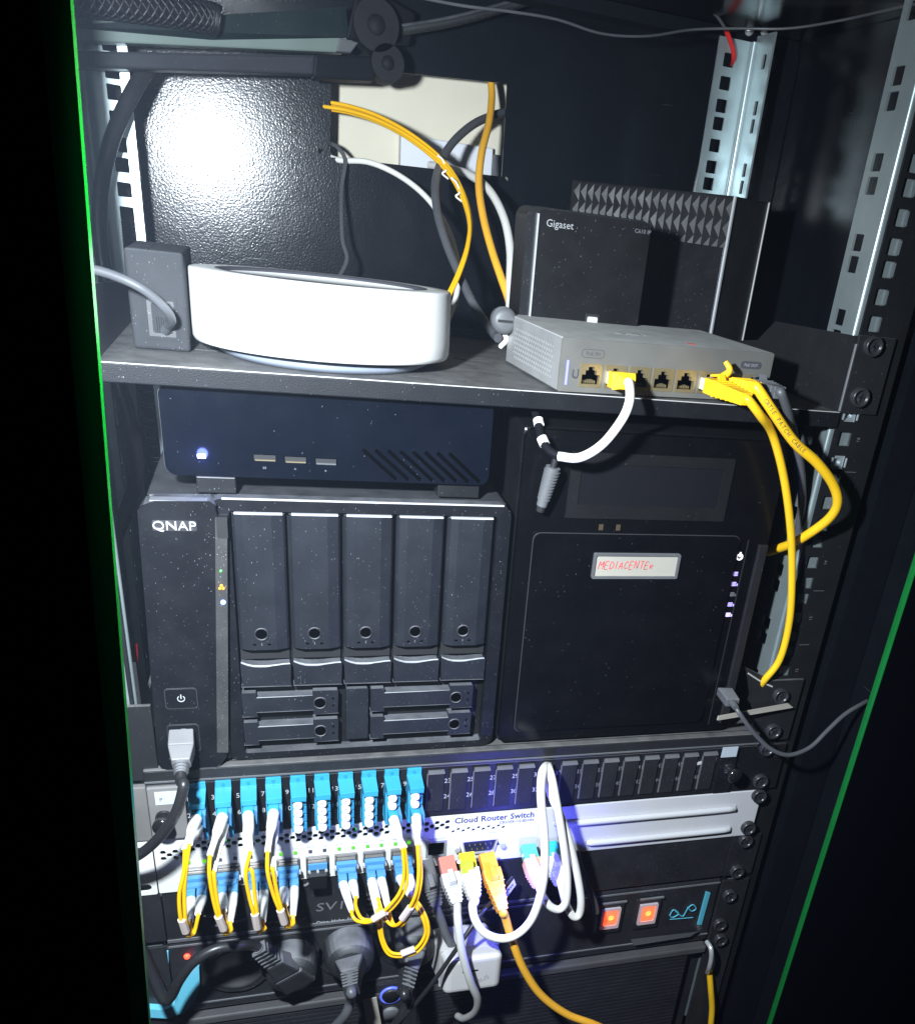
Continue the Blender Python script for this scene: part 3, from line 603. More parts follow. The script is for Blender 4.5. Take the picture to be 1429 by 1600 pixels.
pl = bpy.data.lights.new('mini_computer_glow', 'POINT'); plo = bpy.data.objects.new('mini_computer_glow', pl); COL.objects.link(plo); plo.location = Vector((-174, NY-6, 168.8))*S
pl.energy = 0.02; pl.color = (0.16, 0.22, 1.0); pl.shadow_soft_size = 0.003

# ------------------------------------------------------------------ storage unit with five large and four small trays
t = thing('storage_unit', 'dusty black network storage unit with five tall and four small drive trays', 'storage unit', (-105, 0, -30))
qx0, qx1, qz0, qz1 = -214.5, 5.0, -30.0, 147.0
MB().box(-205, qx1-1, 8, 225, qz0+0.4, qz1-0.8).build('case', blackp, t, 2)
inner = rrect(-161.5, -3.5, -25, 140.0, 2, 3)
MB().plate(rrect(-172, qx1, qz0+0.4, qz1, 7, 5), [inner], 0, 10).build('front_frame', bezel, t, 0.9)
MB().box(-162, -3, 9, 11, -26, 141).build('bay_back', dark, t)
MB().prism([(qx0+1, qz0+6), (qx0+3, qz0+2), (qx0+8, qz0-1), (-182, qz0-2), (-176.6, qz0+1), (-172.2, qz0+8), (-167.2, qz1-8), (-168.2, qz1-2), (-171, qz1-0.4), (-199, qz1-1.0), (-205, qz1-2.6), (-207.6, qz1-6)], -6, 8).build('side_bezel', bezel, t, 1.4, seg=3)
MB().box(-205.6, -170, -2, 12, qz0+3, qz1-6).build('bezel_side', bezel, t)
MB().hexa([(-178.0, -6.6, -19), (-171.2, -6.6, -19.5), (-162.2, -6.6, 138), (-168.6, -6.6, 138)], [(-178.0, 0, -19), (-171.2, 0, -19.5), (-162.2, 0, 138), (-168.6, 0, 138)]).build('light_strip', lint, t)
MB().box(-168.2, -162.4, -6.9, -2, 126, 138.3).build('strip_window', dark, t)
for (z, mm, r) in ((106, ledgreens, 0.7), (86.2, ledbl2, 1.5)): MB().lathe([(0, -1), (r, -0.9), (r, 0.5)], (-167.6, -6.7, z), 12, 'Y').build('status_light', mm, t)
q = MB()
for (dx, dz) in ((0, 1.3), (-0.9, -0.4), (0.9, -0.4)): q.lathe([(0, -1), (0.75, -0.9), (0.75, 0.5)], (-167.9+dx, -6.7, 95.5+dz), 10, 'Y')
q.build('status_light', ledor, t)
MB().box(-165, 0, -0.5, 1.2, qz1-0.4, qz1+0.5).build('top_edge', greyl, t, 0.3); MB().box(-202, -172, -5.4, 2, qz1-1.4, qz1-0.2).build('top_edge', greyp, t, 0.3)  # pale strips paint the bright line of light along the front's top
lg = text(t, 'QNAP', -190.2, -6.9, 132.6, 7.4, chrome, 'emblem', ext=0.5, sx=1.12)
MB().plate(rrect(-201.6, -178.6, 129.6, 135.6, 1, 2), [], -6.35, -6).build('emblem_plate', blackd, t)
for i, (za, zb) in enumerate(((14.4, 29.0), (-17.5, 3.2))):
    x0, x1 = -205.2+(-0.8*i), -186.6-0.8*i
    MB().plate(rrect(x0, x1, za, zb, 2.2, 4), [rrect(x0+0.5, x1-0.5, za+0.5, zb-0.5, 1.9, 4)], -6.5, -5).build('button_gap', greyp if i == 9 else adg, t)
    bt = MB().prism(rrect(x0+0.7, x1-0.7, za+0.7, zb-0.7, 1.8, 4), -6.6, -5).build('button', bezel, t, 0.3)
    if i == 0:
        cx, cz = (x0+x1)/2, 21.8
        q = MB().tube([(cx+2.0*math.cos(a), -6.75, cz+2.0*math.sin(a)) for a in [math.radians(125+k*29) for k in range(11)]], 0.32, 6, 3); q.build('power_mark', inkw, bt)
        MB().box(cx-0.32, cx+0.32, -6.95, -6.6, cz, cz+2.9).build('power_mark', inkw, bt)
    else:
        cx, cz = (x0+x1)/2-0.4, -2.5
        MB().box(cx-1.8, cx+0.8, -6.8, -6.6, cz-2.6, cz+0.4).build('copy_mark', inkw, bt)
        q = MB().tube([(cx-0.6, -6.75, cz+1.2), (cx-0.6, -6.75, cz+2.4), (cx+2.2, -6.75, cz+2.4), (cx+2.2, -6.75, cz-0.8), (cx+1.2, -6.75, cz-0.8)], 0.28, 6, 1); q.build('copy_mark', inkw, bt)
# tall trays
for i in range(5):
    x0 = -160.3+31.45*i; x1 = x0+29.2; z0, z1 = 51.5, 138.3
    tr = thing_part = None
    q = MB(); f1, f2 = 6.0, 7.5                   # faceted front: two chamfers along the sides
    prof = [(x0, 2.0), (x0+1.5, 0.0), (x0+f1, -1.8), (x1-f2, -1.8), (x1-1.2, 0.4), (x1, 2.0)]
    n = len(prof); vs = [(x, y, z0) for x, y in prof]+[(x, y, z1) for x, y in prof]+[(x0, 9, z0), (x1, 9, z0), (x0, 9, z1), (x1, 9, z1)]
    fs = [(k, k+1, n+k+1, n+k) for k in range(n-1)]+[tuple(range(n))[::-1]+(2*n, 2*n+1)]+[tuple(range(n, 2*n))+(2*n+3, 2*n+2)]
    q.add(vs, fs); q.add([(x0, 2, z0), (x0, 9, z0), (x0, 9, z1), (x0, 2, z1), (x1, 2, z0), (x1, 9, z0), (x1, 9, z1), (x1, 2, z1)], [(0, 1, 2, 3), (4, 7, 6, 5)])
    tr = q.build('drive_tray', tray, t)
    MB().box(x0+1.5, x1-1.2, -1.0, 3.5, z1+0.05, z1+0.9).build('top_edge', bpy.data.materials.get('highlight_lip') or mat('highlight_lip', (0.38, 0.39, 0.42), 0.45, var=0.1), tr)  # pale strip paints the highlight that light from above leaves on the tray
    xc, zc_ = x0+13.0, 62.4
    lk = MB().lathe([(4.3, -1.9), (4.2, -2.5), (3.7, -2.6), (3.4, -2.2), (3.3, -1.0)], (xc, 0, zc_), 24, 'Y').build('lock_ring', blackd, tr)
    lk = MB().lathe([(0, -2.0), (3.3, -1.9)], (xc, 0, zc_), 24, 'Y').build('lock', void, tr)
    for dx in (-4.3, 4.3): MB().box(xc+dx-0.9, xc+dx+0.9, -2.0, -1.7, 54.9, 55.9).build('activity_slot', void, tr)
    MB().box(xc-0.2, xc+0.2, -1.95, -1.7, 54.6, 56.4).build('tick_mark', inkf, tr)
    # release handle: highlight on its lip painted in pale, recess above it
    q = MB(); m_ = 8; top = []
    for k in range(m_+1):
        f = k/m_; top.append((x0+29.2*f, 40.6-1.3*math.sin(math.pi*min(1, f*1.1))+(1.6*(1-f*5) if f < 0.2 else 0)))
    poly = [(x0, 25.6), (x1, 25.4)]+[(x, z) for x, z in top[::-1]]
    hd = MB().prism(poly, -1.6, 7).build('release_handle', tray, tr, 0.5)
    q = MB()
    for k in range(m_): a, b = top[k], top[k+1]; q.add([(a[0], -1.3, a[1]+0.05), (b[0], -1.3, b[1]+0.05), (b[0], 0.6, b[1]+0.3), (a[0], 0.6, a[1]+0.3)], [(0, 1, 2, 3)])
    q.build('handle_lip', bpy.data.materials['highlight_lip'], hd)
    MB().box(x0, x1, 4.5, 9, 42.4, 51.2).build('recess', dark, tr)
# small trays
for (x0, x1) in ((-167.0+6, -102.0), (-80.5, -12.0)):
    for (z0, z1) in ((3.4, 20.4), (-18.0, -1.4)):
        dx = 0
        q = MB(); a = 8.5; b = 15.5; h = 4.2
        poly = [(x0, z0), (x0+a, z0), (x0+a, z0+3.0), (x1-b, z0+3.0), (x1-b, z0), (x1, z0), (x1, z1), (x1-b, z1), (x1-b, z1-3.4), (x0+a, z1-3.4), (x0+a, z1), (x0, z1)]
        tr = MB().prism(poly, -1.2, 8).build('drive_tray', tray, t, 0.4)
        MB().box(x0+a, x1-b, -0.9, -0.2, z1-3.9, z1-3.35).build('handle_lip', bpy.data.materials['highlight_lip'], tr)  # highlight on the small handle, painted as a pale strip
        xc, zc_ = x1-11.3, z0+8.2
        MB().lathe([(4.4, -1.25), (4.3, -1.9), (3.8, -2.0), (3.5, -1.4), (0, -1.35)], (xc, 0, zc_), 24, 'Y').build('lock', blackd, tr)
        MB().lathe([(0, -1.6), (3.4, -1.6)], (xc, 0, zc_), 24, 'Y').build('lock_face', void, tr)
        for dz in (-2.6, 2.6): MB().box(x1-3.6, x1-2.4, -1.4, -1.1, z0+8+dz, z0+9.2+dz).build('activity_slot', void, tr)
MB().prism(rrect(-96.5, -82.2, -18.5, 20.4, 1.5, 3), 0.5, 8).build('bay_divider', tray, t, 0.4)
# USB lead in the front of the storage unit
t = thing('usb_cable', 'grey USB plug with thick black cord in the storage unit front', 'usb cable', at(283, 1175, -20))
a, b = at(284, 1152, -12), at(283, 1196, -34)
def fr2(c, hw, hy, hz=0): return [c+Vector((-hw, -hy, -hz)), c+Vector((hw, -hy, -hz)), c+Vector((hw, hy, hz)), c+Vector((-hw, hy, hz))]
d = (b-a).normalized(); xx = Vector((1, 0, 0)); nn = d.cross(xx).normalized()
def fr3(c, hw, hh): return [c-xx*hw-nn*hh, c+xx*hw-nn*hh, c+xx*hw+nn*hh, c-xx*hw+nn*hh]
MB().hexa(fr3(a-d*3, 7.0, 4.6), fr3(a+d*10, 7.4, 4.8)).hexa(fr3(a+d*9.9, 7.4, 4.8), fr3(a+d*22, 5.2, 4.4)).build('plug_body', mat('usb_grey', (0.19, 0.19, 0.195), 0.5, dust=0.2), t, 0.8)
e = a+d*22
q = MB().cyl(e-d*1, e+d*8, 4.4, 3.6, 14)
for i in range(3): q.cyl(e+d*(1+2.4*i), e+d*(2.2+2.4*i), 4.8-0.3*i, n=14)
q.build('strain_relief', greyp, t)
MB().tube([e+d*6, e+d*10+Vector((0, -2, -2)), at(287, 1228, -50), at(276, 1268, -52), at(256, 1300, -50), at(232, 1325, -46), at(205, 1342, -40), at(170, 1350, -36)], 3.3, 14).build('cord', cableb, t)

# ------------------------------------------------------------------ media server
t = thing('media_server', 'black media server with handwritten label right of the storage unit', 'server', (100, 0, -28))
MB().box(9, 192, 3, 260, -27.6, 196).build('case', mat('server_case', (0.004, 0.004, 0.005), 0.4, dust=0.15), t, 2)
MB().prism(rrect(9.5, 191.5, -27, 195.5, 5, 5), -1, 4).build('front', mat('server_front', (0.002, 0.002, 0.0026), 0.25, dust=0.08, spec=0.4), t, 1)
do = MB().prism(rrect(20, 168, -17.5, 131, 5, 6), -3.6, -0.5).build('door', mat('server_door', (0.0018, 0.0018, 0.0025), 0.22, dust=0.14, spec=0.4), t, 0.7)
MB().plate(rrect(19.6, 168.4, -17.9, 131.4, 5.2, 6), [rrect(20.2, 167.8, -17.3, 130.8, 4.8, 6)], -3.2, -2.6).build('door_trim', mat('trim_dark', (0.035, 0.035, 0.038), 0.4, var=0.1), do)
MB().box(175.5, 176.3, -1.5, -0.8, -22, 128).build('seam', dark, t); MB().box(184, 191, -4, -0.9, -20, 125).build('side_rib', mat('server_rib', (0.014, 0.014, 0.016), 0.3, dust=0.3), t, 0.8)
bay = MB().plate(rrect(40, 153, 141, 183.5, 1, 2), [rrect(47, 146, 150, 176.5, 1, 2)], -2.2, 0).build('drive_bay', mat('bay_frame', (0.008, 0.008, 0.0085), 0.3, dust=0.15), t)
MB().box(47, 146, -1.4, -0.6, 150, 176.5).build('glossy_flap', mat('gloss_flap', (0.008, 0.008, 0.010), 0.04, var=0, spec=0.7), bay)
for x in (64, 76): MB().box(x, x+3, -1.3, -0.9, 133, 137).build('screw_cover', mat('copper_dot', (0.05, 0.035, 0.02), 0.5, var=0), t)
lb = MB().plate(rrect(62.0, 124.5, 100.6, 118.4, 1.2, 2), [rrect(63.6, 122.9, 102.2, 116.8, 0.8, 2)], -5.6, -3.5).build('label_holder', greyp, t, 0.4)
MB().box(63.7, 122.8, -4.4, -3.7, 102.3, 116.7).build('label_card', paper, lb)
G = {'M': [[(0, 0), (.1, 1), (.5, .45), (.95, 1), (1, 0)]], 'E': [[(.9, 1), (0, 1), (0, 0), (.9, 0)], [(0, .52), (.7, .52)]], 'D': [[(0, 0), (0, 1), (.6, .9), (.95, .5), (.6, .08), (0, 0)]],
     'I': [[(.4, 0), (.4, 1)]], 'A': [[(0, 0), (.5, 1), (1, 0)], [(.2, .38), (.8, .38)]], 'C': [[(.9, .9), (.45, 1), (.05, .5), (.4, 0), (.95, .12)]], 'N': [[(0, 0), (0, 1), (.9, 0), (.95, 1)]],
     'T': [[(.5, 0), (.5, 1)], [(0, 1), (1, .98)]], 'R': [[(0, 0), (0, .75), (.6, .7), (.6, .42), (.05, .38), (.75, 0)]]}
xx_ = 66.0
for i, ch in enumerate('MEDIACENTER'):
    wd = {'M': 3.1, 'I': 1.3}.get(ch, 2.5); hh = 5.2+random.uniform(-.4, .4) if i < 10 else 3.4; zz = 107.2+0.05*i+random.uniform(-.3, .3)
    q = MB()
    for s_ in G[ch]: q.tube([(xx_+p[0]*wd+p[1]*0.9, -4.45, zz+p[1]*hh) for p in s_], 0.26, 5, 3)
    q.build('handwritten_letter', inkr, lb); xx_ += wd+1.25
cx, cz = 171.6, 115.5
q = MB().tube([(cx+2.1*math.cos(a), -1.3, cz+2.1*math.sin(a)) for a in [math.radians(125+k*29) for k in range(11)]], 0.55, 6, 3); q.build('power_symbol', ledwh, t)
MB().box(cx-0.5, cx+0.5, -1.7, -1.1, cz, cz+3.4).build('power_symbol', ledwh, t)
for i, z in enumerate((102.8, 95.1, 87.2, 79.3, 71.2)):
    x = 171.2+0.3*i; mm = inkf if i == 2 else (ledwh if i == 4 else ledlil)
    if i == 4: mm = mat('led_lilac_bright', (0.6, 0.5, 1), 0.5, emit=(0.55, 0.45, 1.0), es=0.9)
    q = MB()
    for k in range(3): q.prism(rrect(x-1.9, x+1.9, z-1.5+k*1.1, z-0.8+k*1.1, 0.3, 2), -1.5, -1.0)
    if i: q.box(x+2.5, x+3.2, -1.5, -1.0, z-1.5, z+0.2)
    o = q.build('drive_symbol', mm, t)

# ------------------------------------------------------------------ tray carrying the storage unit and server
t = thing('equipment_tray', 'black rack tray under the storage unit and the media server', 'tray', (0, 0, -42))
MB().box(-221, 221, 1, 250, -33.0, -30.6).build('floor_plate', powder2, t)
MB().box(-223, 222, -6.5, 0.6, -41.5, -30.2).build('front_lip', powder2, t, 1.2)
MB().box(-222.5, 221.5, -7.2, -6.4, -39.5, -38.4).build('lip_edge', greyp, t)
MB().prism([(1, -31), (240, -31), (240, -5), (40, 4), (1, 14)], 221.6, 219.8, 'X').build('side_flange', powder2, t)
MB().prism([(1, -31), (240, -31), (240, -5), (40, 4), (1, 44)], -221.6, -219.8, 'X').build('side_flange', powder2, t)
MB().box(214, 250, -3.6, -0.8, -39, 16).build('ear', powder2, t, 0.5); MB().box(-250, -214, -3.6, -0.8, -39, 16).build('ear', powder2, t, 0.5)
MB().hexa([(212, -4, -14), (222, -4, -14), (222, -4, 16), (196, -4, 28)], [(212, -2, -14), (222, -2, -14), (222, -2, 16), (196, -2, 28)]).build('corner_plate', powder2, t)
MB().tube([at(1168, 1052, -4), at(1190, 1066, -4), at(1206, 1073, -4)], 0.7, 6).build('plate_edge', greyl, t)  # pale bead paints the lit top edge of the black plate
p = at(1217.5, 1086, -3.6); screw(t, p.x, -3.6, p.z); p = at(1206, 1141, -3.6); screw(t, p.x, -3.6, p.z)
P = [at(1121, 1126, -14), at(1123, 1120, -14), at(1232, 1100, -9), at(1239, 1106, -9)]
tag(MB().hexa([P[0], P[3], P[2], P[1]], [v+Vector((0, 2.0, -0.3)) for v in (P[0], P[3], P[2], P[1])]).build('label_strip', paper), 'narrow white paper strip sticking out under the server', 'paper strip')
t = thing('usb_lead', 'slim grey lead with small black plug drooping from the server to the right', 'usb cable', at(1137, 1095, -14))
a, b = at(1131, 1080, -6), at(1145, 1100, -26); d = (b-a).normalized(); xx = Vector((0, 0, 1)).cross(d).normalized(); nn = d.cross(xx)
MB().hexa(fr3(a, 6.0, 3.2), fr3(a+d*19, 5.2, 3.2)).build('plug_body', greyp, t, 0.8)
MB().cyl(a+d*18, a+d*26, 3.2, 2.2, 12).build('strain_relief', cabled, t)
MB().tube([a+d*22, at(1157, 1118, -34), at(1178, 1146, -38), at(1203, 1170, -40), at(1232, 1180, -40), at(1265, 1168, -38), at(1292, 1142, -34), at(1320, 1116, -28), at(1350, 1098, -22), at(1376, 1084, -10), at(1392, 1050, 0), at(1396, 1000, 4), at(1400, 950, 4), at(1412, 905, 0), at(1436, 862, -6)], 1.75, 10).build('cord', cabled, t)

# ------------------------------------------------------------------ fibre patch panel
t = thing('fibre_patch_panel', 'black numbered fibre patch panel between the tray and the white switch', 'patch panel', (0, 0, -86))
PXs = [-191.6+15.62*i for i in range(10)]+[-34.5+16.62*(i-10) for i in range(10, 24)]
pz0, pz1 = -85.0, -42.6
bh = []
for i, x in enumerate(PXs):
    if i in (15,): bh.append(rrect(x-5.6, x+5.6, -79.5, -47.5, 0.5, 2))
MB().plate(rect(-199.5, 190, pz0, pz1), bh, -5, -3).build('front_panel', mat('panel_black', (0.008, 0.008, 0.010), 0.5, spec=0.25, dust=0.3), t)
MB().box(-222, 190, -4.8, 200, -85.0, -84.2).build('bottom_plate', powder, t); MB().box(-199, 189, -2.8, 200, pz0+1, pz1-0.5).build('inside', void, t)
MB().box(-221.8, 222, -5.6, -2, -42.2, -41.0+0).build('top_edge', greyp, t)
for i, x in enumerate(PXs):
    xo = -7.0 if i < 10 else 8.3
    for k, z in ((0, -55.0), (1, -68.6)):
        nn_ = 2*i+1+k if i < 10 else 2*i+3+k
        if nn_ > 48: continue
        text(t, str(nn_), x+xo, -5.08, z, 5.2, inkw if x < 60 else inkf, 'port_number')
bmat = mat('blank_black', (0.012, 0.012, 0.014), 0.65, spec=0.2, dust=0.5); blm = mat('blank_edge', (0.10, 0.10, 0.105), 0.5, dust=0.5)
for i in range(10, 24):
    if i == 15: continue
    x = PXs[i]; bl = MB().prism(rrect(x-6.0, x+5.2, -79.8, -47.0, 0.6, 2), -6.6, -4.8).build('blank_plate', bmat, t, 0.4)
    MB().hexa([(x-6.4, -7.4, -47.2), (x+5.8, -7.4, -47.2), (x+5.2, -6.6, -44.8), (x-6.0, -6.6, -44.8)], [(x-6.4, -5, -47.2), (x+5.8, -5, -47.2), (x+5.2, -5, -44.8), (x-6.0, -5, -44.8)]).build('finger_lip', blm, bl)
    MB().box(x-6.9, x-6.2, -6.4, -4.8, -79.5, -48).build('side_lip', blm, bl)
# quad adapters
def lc_boot(parent, a, b, c=None, r0=2.9, r1=1.7, m=None):
    a, b = Vector(a), Vector(b); d = (b-a)
    MB().tube([a, a+d*0.25, a+d*0.5, a+d*0.8, b], lambda u: r0 if u < 0.35 else r0+(r1-r0)*(u-0.35)/0.65, 12, 4).build('boot', m or capw, parent)
pop = (0, 1, 2, 3); half = (8, 9)
for i in range(10):
    x = PXs[i]; ad = MB()
    lean = 0.0
    A = MB().prism([(-6.0+5-5.4, -79.5), (-5.2, -41.2), (-7.0, -40.4), (-9, -41), (-26, -45.5), (-26, -51.5), (-21, -53), (-21, -80.5)][1:] if False else [(-5.05, -79.8), (-5.05, -40.6), (-8.2, -40.6), (-8.2, -45.4), (-22.5, -47.2), (-22.5, -51.5), (-17.0, -52.8), (-17.0, -80.4)], x-4.7, x+4.7, 'X').build('duplex_adapter', aqua, t, 0.5)
    MB().cyl((x, -8.1, -43.0), (x, -8.7, -43.0), 1.2, n=12).build('rivet_hole', aquad, A)
    for k in range(4):
        z = -55.0-6.6*k
        filled = (i in pop and k < 2) or (i in half and k >= 2)
        MB().box(x+2.6, x+5.0, -18.2, -16.6, z-2.4, z+2.2).build('latch_slot', aquad, A)
        if not filled:
            MB().lathe([(0, -3.9), (1.0, -4.0), (1.4, -4.8), (2.5, -5.0), (3.0, -4.2), (3.0, 0)], (x-0.6, -17.8, z), 18, 'Y').build('dust_cap', capw, A)
# end pieces
MB().box(-222, -199.8, -7.5, 0, -85, -42.8).build('end_bracket', mat('bracket_grey', (0.16, 0.155, 0.15), 0.5, dust=0.5), t, 0.8)
MB().box(-250, -222.4, -6, -1, -86, -42.8).build('ear', mat('bracket_grey2', (0.13, 0.125, 0.12), 0.5, dust=0.5), t, 0.8)
MB().box(190.3, 206, -6, 0, -85, -42.8).build('end_bracket', blackp, t, 0.6); MB().box(206.2, 250, -4, -1, -86, -42.8).build('ear', blackp, t, 0.6)
MB().box(-217.5, -200.5, -7.9, -7.5, -56, -46).build('label_sticker', sticker_or_glint, t); text(t, 'P', -214, -7.96, -52, 4, inkd, 'lettering')
p = at(1140, 1175, -6.3); MB().box(p.x-7, p.x+6.5, -6.5, -6.0, p.z-4.8, p.z+4.8).build('label_sticker', sticker_or_glint, t)
for (x, z, y) in ((-213.5, -66.0, -7.5), (at(1140, 1203, -8).x, at(1140, 1203, -8).z, -6)):
    MB().lathe([(0, -13), (5.5, -13), (6.3, -11.5), (5.8, -8), (3.2, -6.5), (3.2, -4), (5.2, -3), (5.2, 0)], (x, y, z), 24, 'Y').build('thumb_screw', mat('black_nickel', (0.10, 0.10, 0.105), 0.12, metal=0.9, var=0) if x < 0 else bpy.data.materials['black_nickel'], t)
p = at(1104, 1191, -6); MB().hexa([(p.x-8, -6.2, p.z-2.2), (p.x+8, -6.2, p.z+0.5), (p.x+8, -6.2, p.z+4.5), (p.x-8, -6.2, p.z-0.5)], [(p.x-8, -5, p.z-2.2), (p.x+8, -5, p.z+0.5), (p.x+8, -5, p.z+4.5), (p.x-8, -5, p.z-0.5)]).build('torn_tag', greyl, t)
for (x_, y_) in ((1196, 1168), (1186, 1219)): p = at(x_, y_, -4.2); screw(t, p.x, -4.2, p.z)

# ------------------------------------------------------------------ white 1U switch
t = thing('router_switch', 'white rack switch with hexagon vents and blue fibre plugs', 'network switch', (0, 0, -134))
wz0, wz1 = -133.2, -87.2
hx_ = []
def hexat(cx, cz, r=2.12): hx_.append(ngon(cx, cz, r, 6, 0.0))
for c_ in range(42):
    for cz in ((-92.6, -97.9) if c_ % 2 else (-95.2,)): hexat(-203+3.85*c_, cz)
for c_ in range(4):
    for cz in ((-98.4, -103.6) if c_ % 2 == 0 else (-101.0,)): hexat(-217.5+3.85*c_, cz)
for c_ in range(5):
    for cz in ((-93.0, -98.2) if c_ % 2 == 0 else (-95.6,)): hexat(-39.5+3.85*c_, cz)
for c_ in range(11): hexat(-19.5+3.85*c_, -100.6 if c_ % 2 else -102.4, 1.55)
SF = [-197.5+20.0*i for i in range(8)]
ports = [rrect(x-7.4, x+7.4, -130.2, -113.5, 0.4, 2) for x in SF]
eth = rrect(-38.6, -24.6, -124.3, -110.2, 0.5, 2); ports.append(eth)
db = [(-11.0, -111.5), (13.4, -111.5), (14.0, -112.4), (11.8, -121.6), (10.6, -122.4), (-8.2, -122.4), (-9.4, -121.6), (-11.6, -112.4)]; ports.append(db)
MB().plate(rrect(-222.8, 47.0, wz0, wz1, 1.0, 2), hx_+ports, -4, -2.6).build('front_panel', whitem, t)
MB().box(-222, 46, 6, 130, wz0+1, wz1-1).build('inside', mat('inside_dark', (0.03, 0.035, 0.03), 0.6, var=0), t)
MB().box(-222.6, 46.8, -2.5, 130, wz1-0.9, wz1-0.1).build('top_cover', whitem, t)
for c_ in (5, 9, 17, 22, 23): MB().box(-203+4.95*c_-1, -203+4.95*c_+1, 2, 3, -98, -91).build('board_light', ledgreens, t)
MB().plate(rrect(-250, -223.6, wz0, wz1, 1.5, 3), [rrect(-238, -227, U(-3, 'a')-3.4, U(-3, 'a')+3.4, 3.2, 4), rrect(-238, -227, U(-3, 'c')-3.4, U(-3, 'c')+3.4, 3.2, 4)], -4.6, -2.6).build('ear', whitem, t)
wb = MB().box(47.6, 238.5, -4.4, -2.6, wz0-0.4, wz1).build('blank_panel', mat('white_panel_grey', (0.50, 0.50, 0.52), 0.38, var=0.03, dust=0.3), t, 0.6)
MB().box(47.2, 50, -4.2, 20, wz0+0.5, wz1-0.5).build('panel_side', whitem, t)
for (z, xa, xb) in ((wz1-15.5, 62, 214), (wz1-37, 90, 214)):
    q = MB().add([], []); q.tube([(xa, -4.4, z), (xa+6, -6.0, z), ((xa+xb)/2, -6.2, z), (xb-5, -6.0, z), (xb, -4.4, z)], 2.6, 10, 4); q.build('pressed_rib', bpy.data.materials['white_panel_grey'], wb)
for (x_, y_) in ((1184, 1242), (1167, 1292)): p = at(x_, y_, -4.8); screw(t, p.x, -4.8, p.z)
text(t, 'Cloud Router Switch', 42.6, -4.06, -92.6, 7.2, mat('title_print', (0.02, 0.02, 0.03), 0.7, var=0, spec=0.1), 'lettering', 'RIGHT', sx=1.0, bold=0.12)
text(t, 'CRS309-1G-8S+IN', 42.4, -4.06, -97.6, 3.5, inkd, 'lettering', 'RIGHT', sx=1.0, bold=0.03)
text(t, 'PoE/BOOT', -31.5, -4.06, -107.8, 2.7, inkg, 'lettering'); text(t, 'ETH', -31.5, -4.06, -127.6, 2.8, inkg, 'lettering'); text(t, 'CONSOLE', 1.5, -4.06, -127.0, 2.5, inkg, 'lettering'); text(t, 'PWR', 11, -4.06, -106.5, 2.4, inkg, 'lettering')
MB().plate(rrect(-39.4, -23.8, -125.1, -109.4, 0.6, 2), [rrect(-37.6, -25.6, -123.3, -111.2, 0.5, 2)], -4.3, -3).build('ethernet_port', zincd, t)
MB().box(-37.5, -25.7, 3, 5, -123.2, -111.3).build('port_recess', void, t)
MB().plate([(x*1.09-0.1, z*1.0+(0.8 if z > -115 else -0.8)) for x, z in db], [db], -6.5, -3).build('console_socket', chrome, t, 0.3)
q = MB().prism([(x*0.94, z) for x, z in db], -5.2, 3); q.build('console_insert', mat('navy', (0.012, 0.016, 0.05), 0.4, var=0), t)
for r_, n in ((0, 5), (1, 4)):
    for k in range(n): MB().cyl((-6.6+4.1*k+2.0*r_, -6.6, -115.2-4.0*r_), (-6.6+4.1*k+2.0*r_, -5, -115.2-4.0*r_), 0.5, n=8).build('pin', brass, t)
for x in (-16.3, 18.6): MB().cyl((x, -8.5, -116.8), (x, -4, -116.8), 2.4, n=6, smooth=False).build('jack_post', chrome, t)
LX, LZ = 26.3, -119.0
MB().lathe([(0, -1.2), (2.2, -1.0), (2.7, 0)], (LX, -4, LZ), 16, 'Y').build('power_light', ledhot, t)
MB().lathe([(0, -0.3), (1.2, -0.2), (1.3, 0.3)], (16, -4, -117.8), 14, 'Y').build('reset_hole', inkd, t)
bl = bpy.data.lights.new('power_light_glow', 'POINT'); blo = bpy.data.objects.new('power_light_glow', bl); COL.objects.link(blo); blo.location = Vector((LX, -60, LZ+8))*S
bl.energy = 0.5; bl.color = (0.10, 0.11, 1.0); bl.shadow_soft_size = 0.004
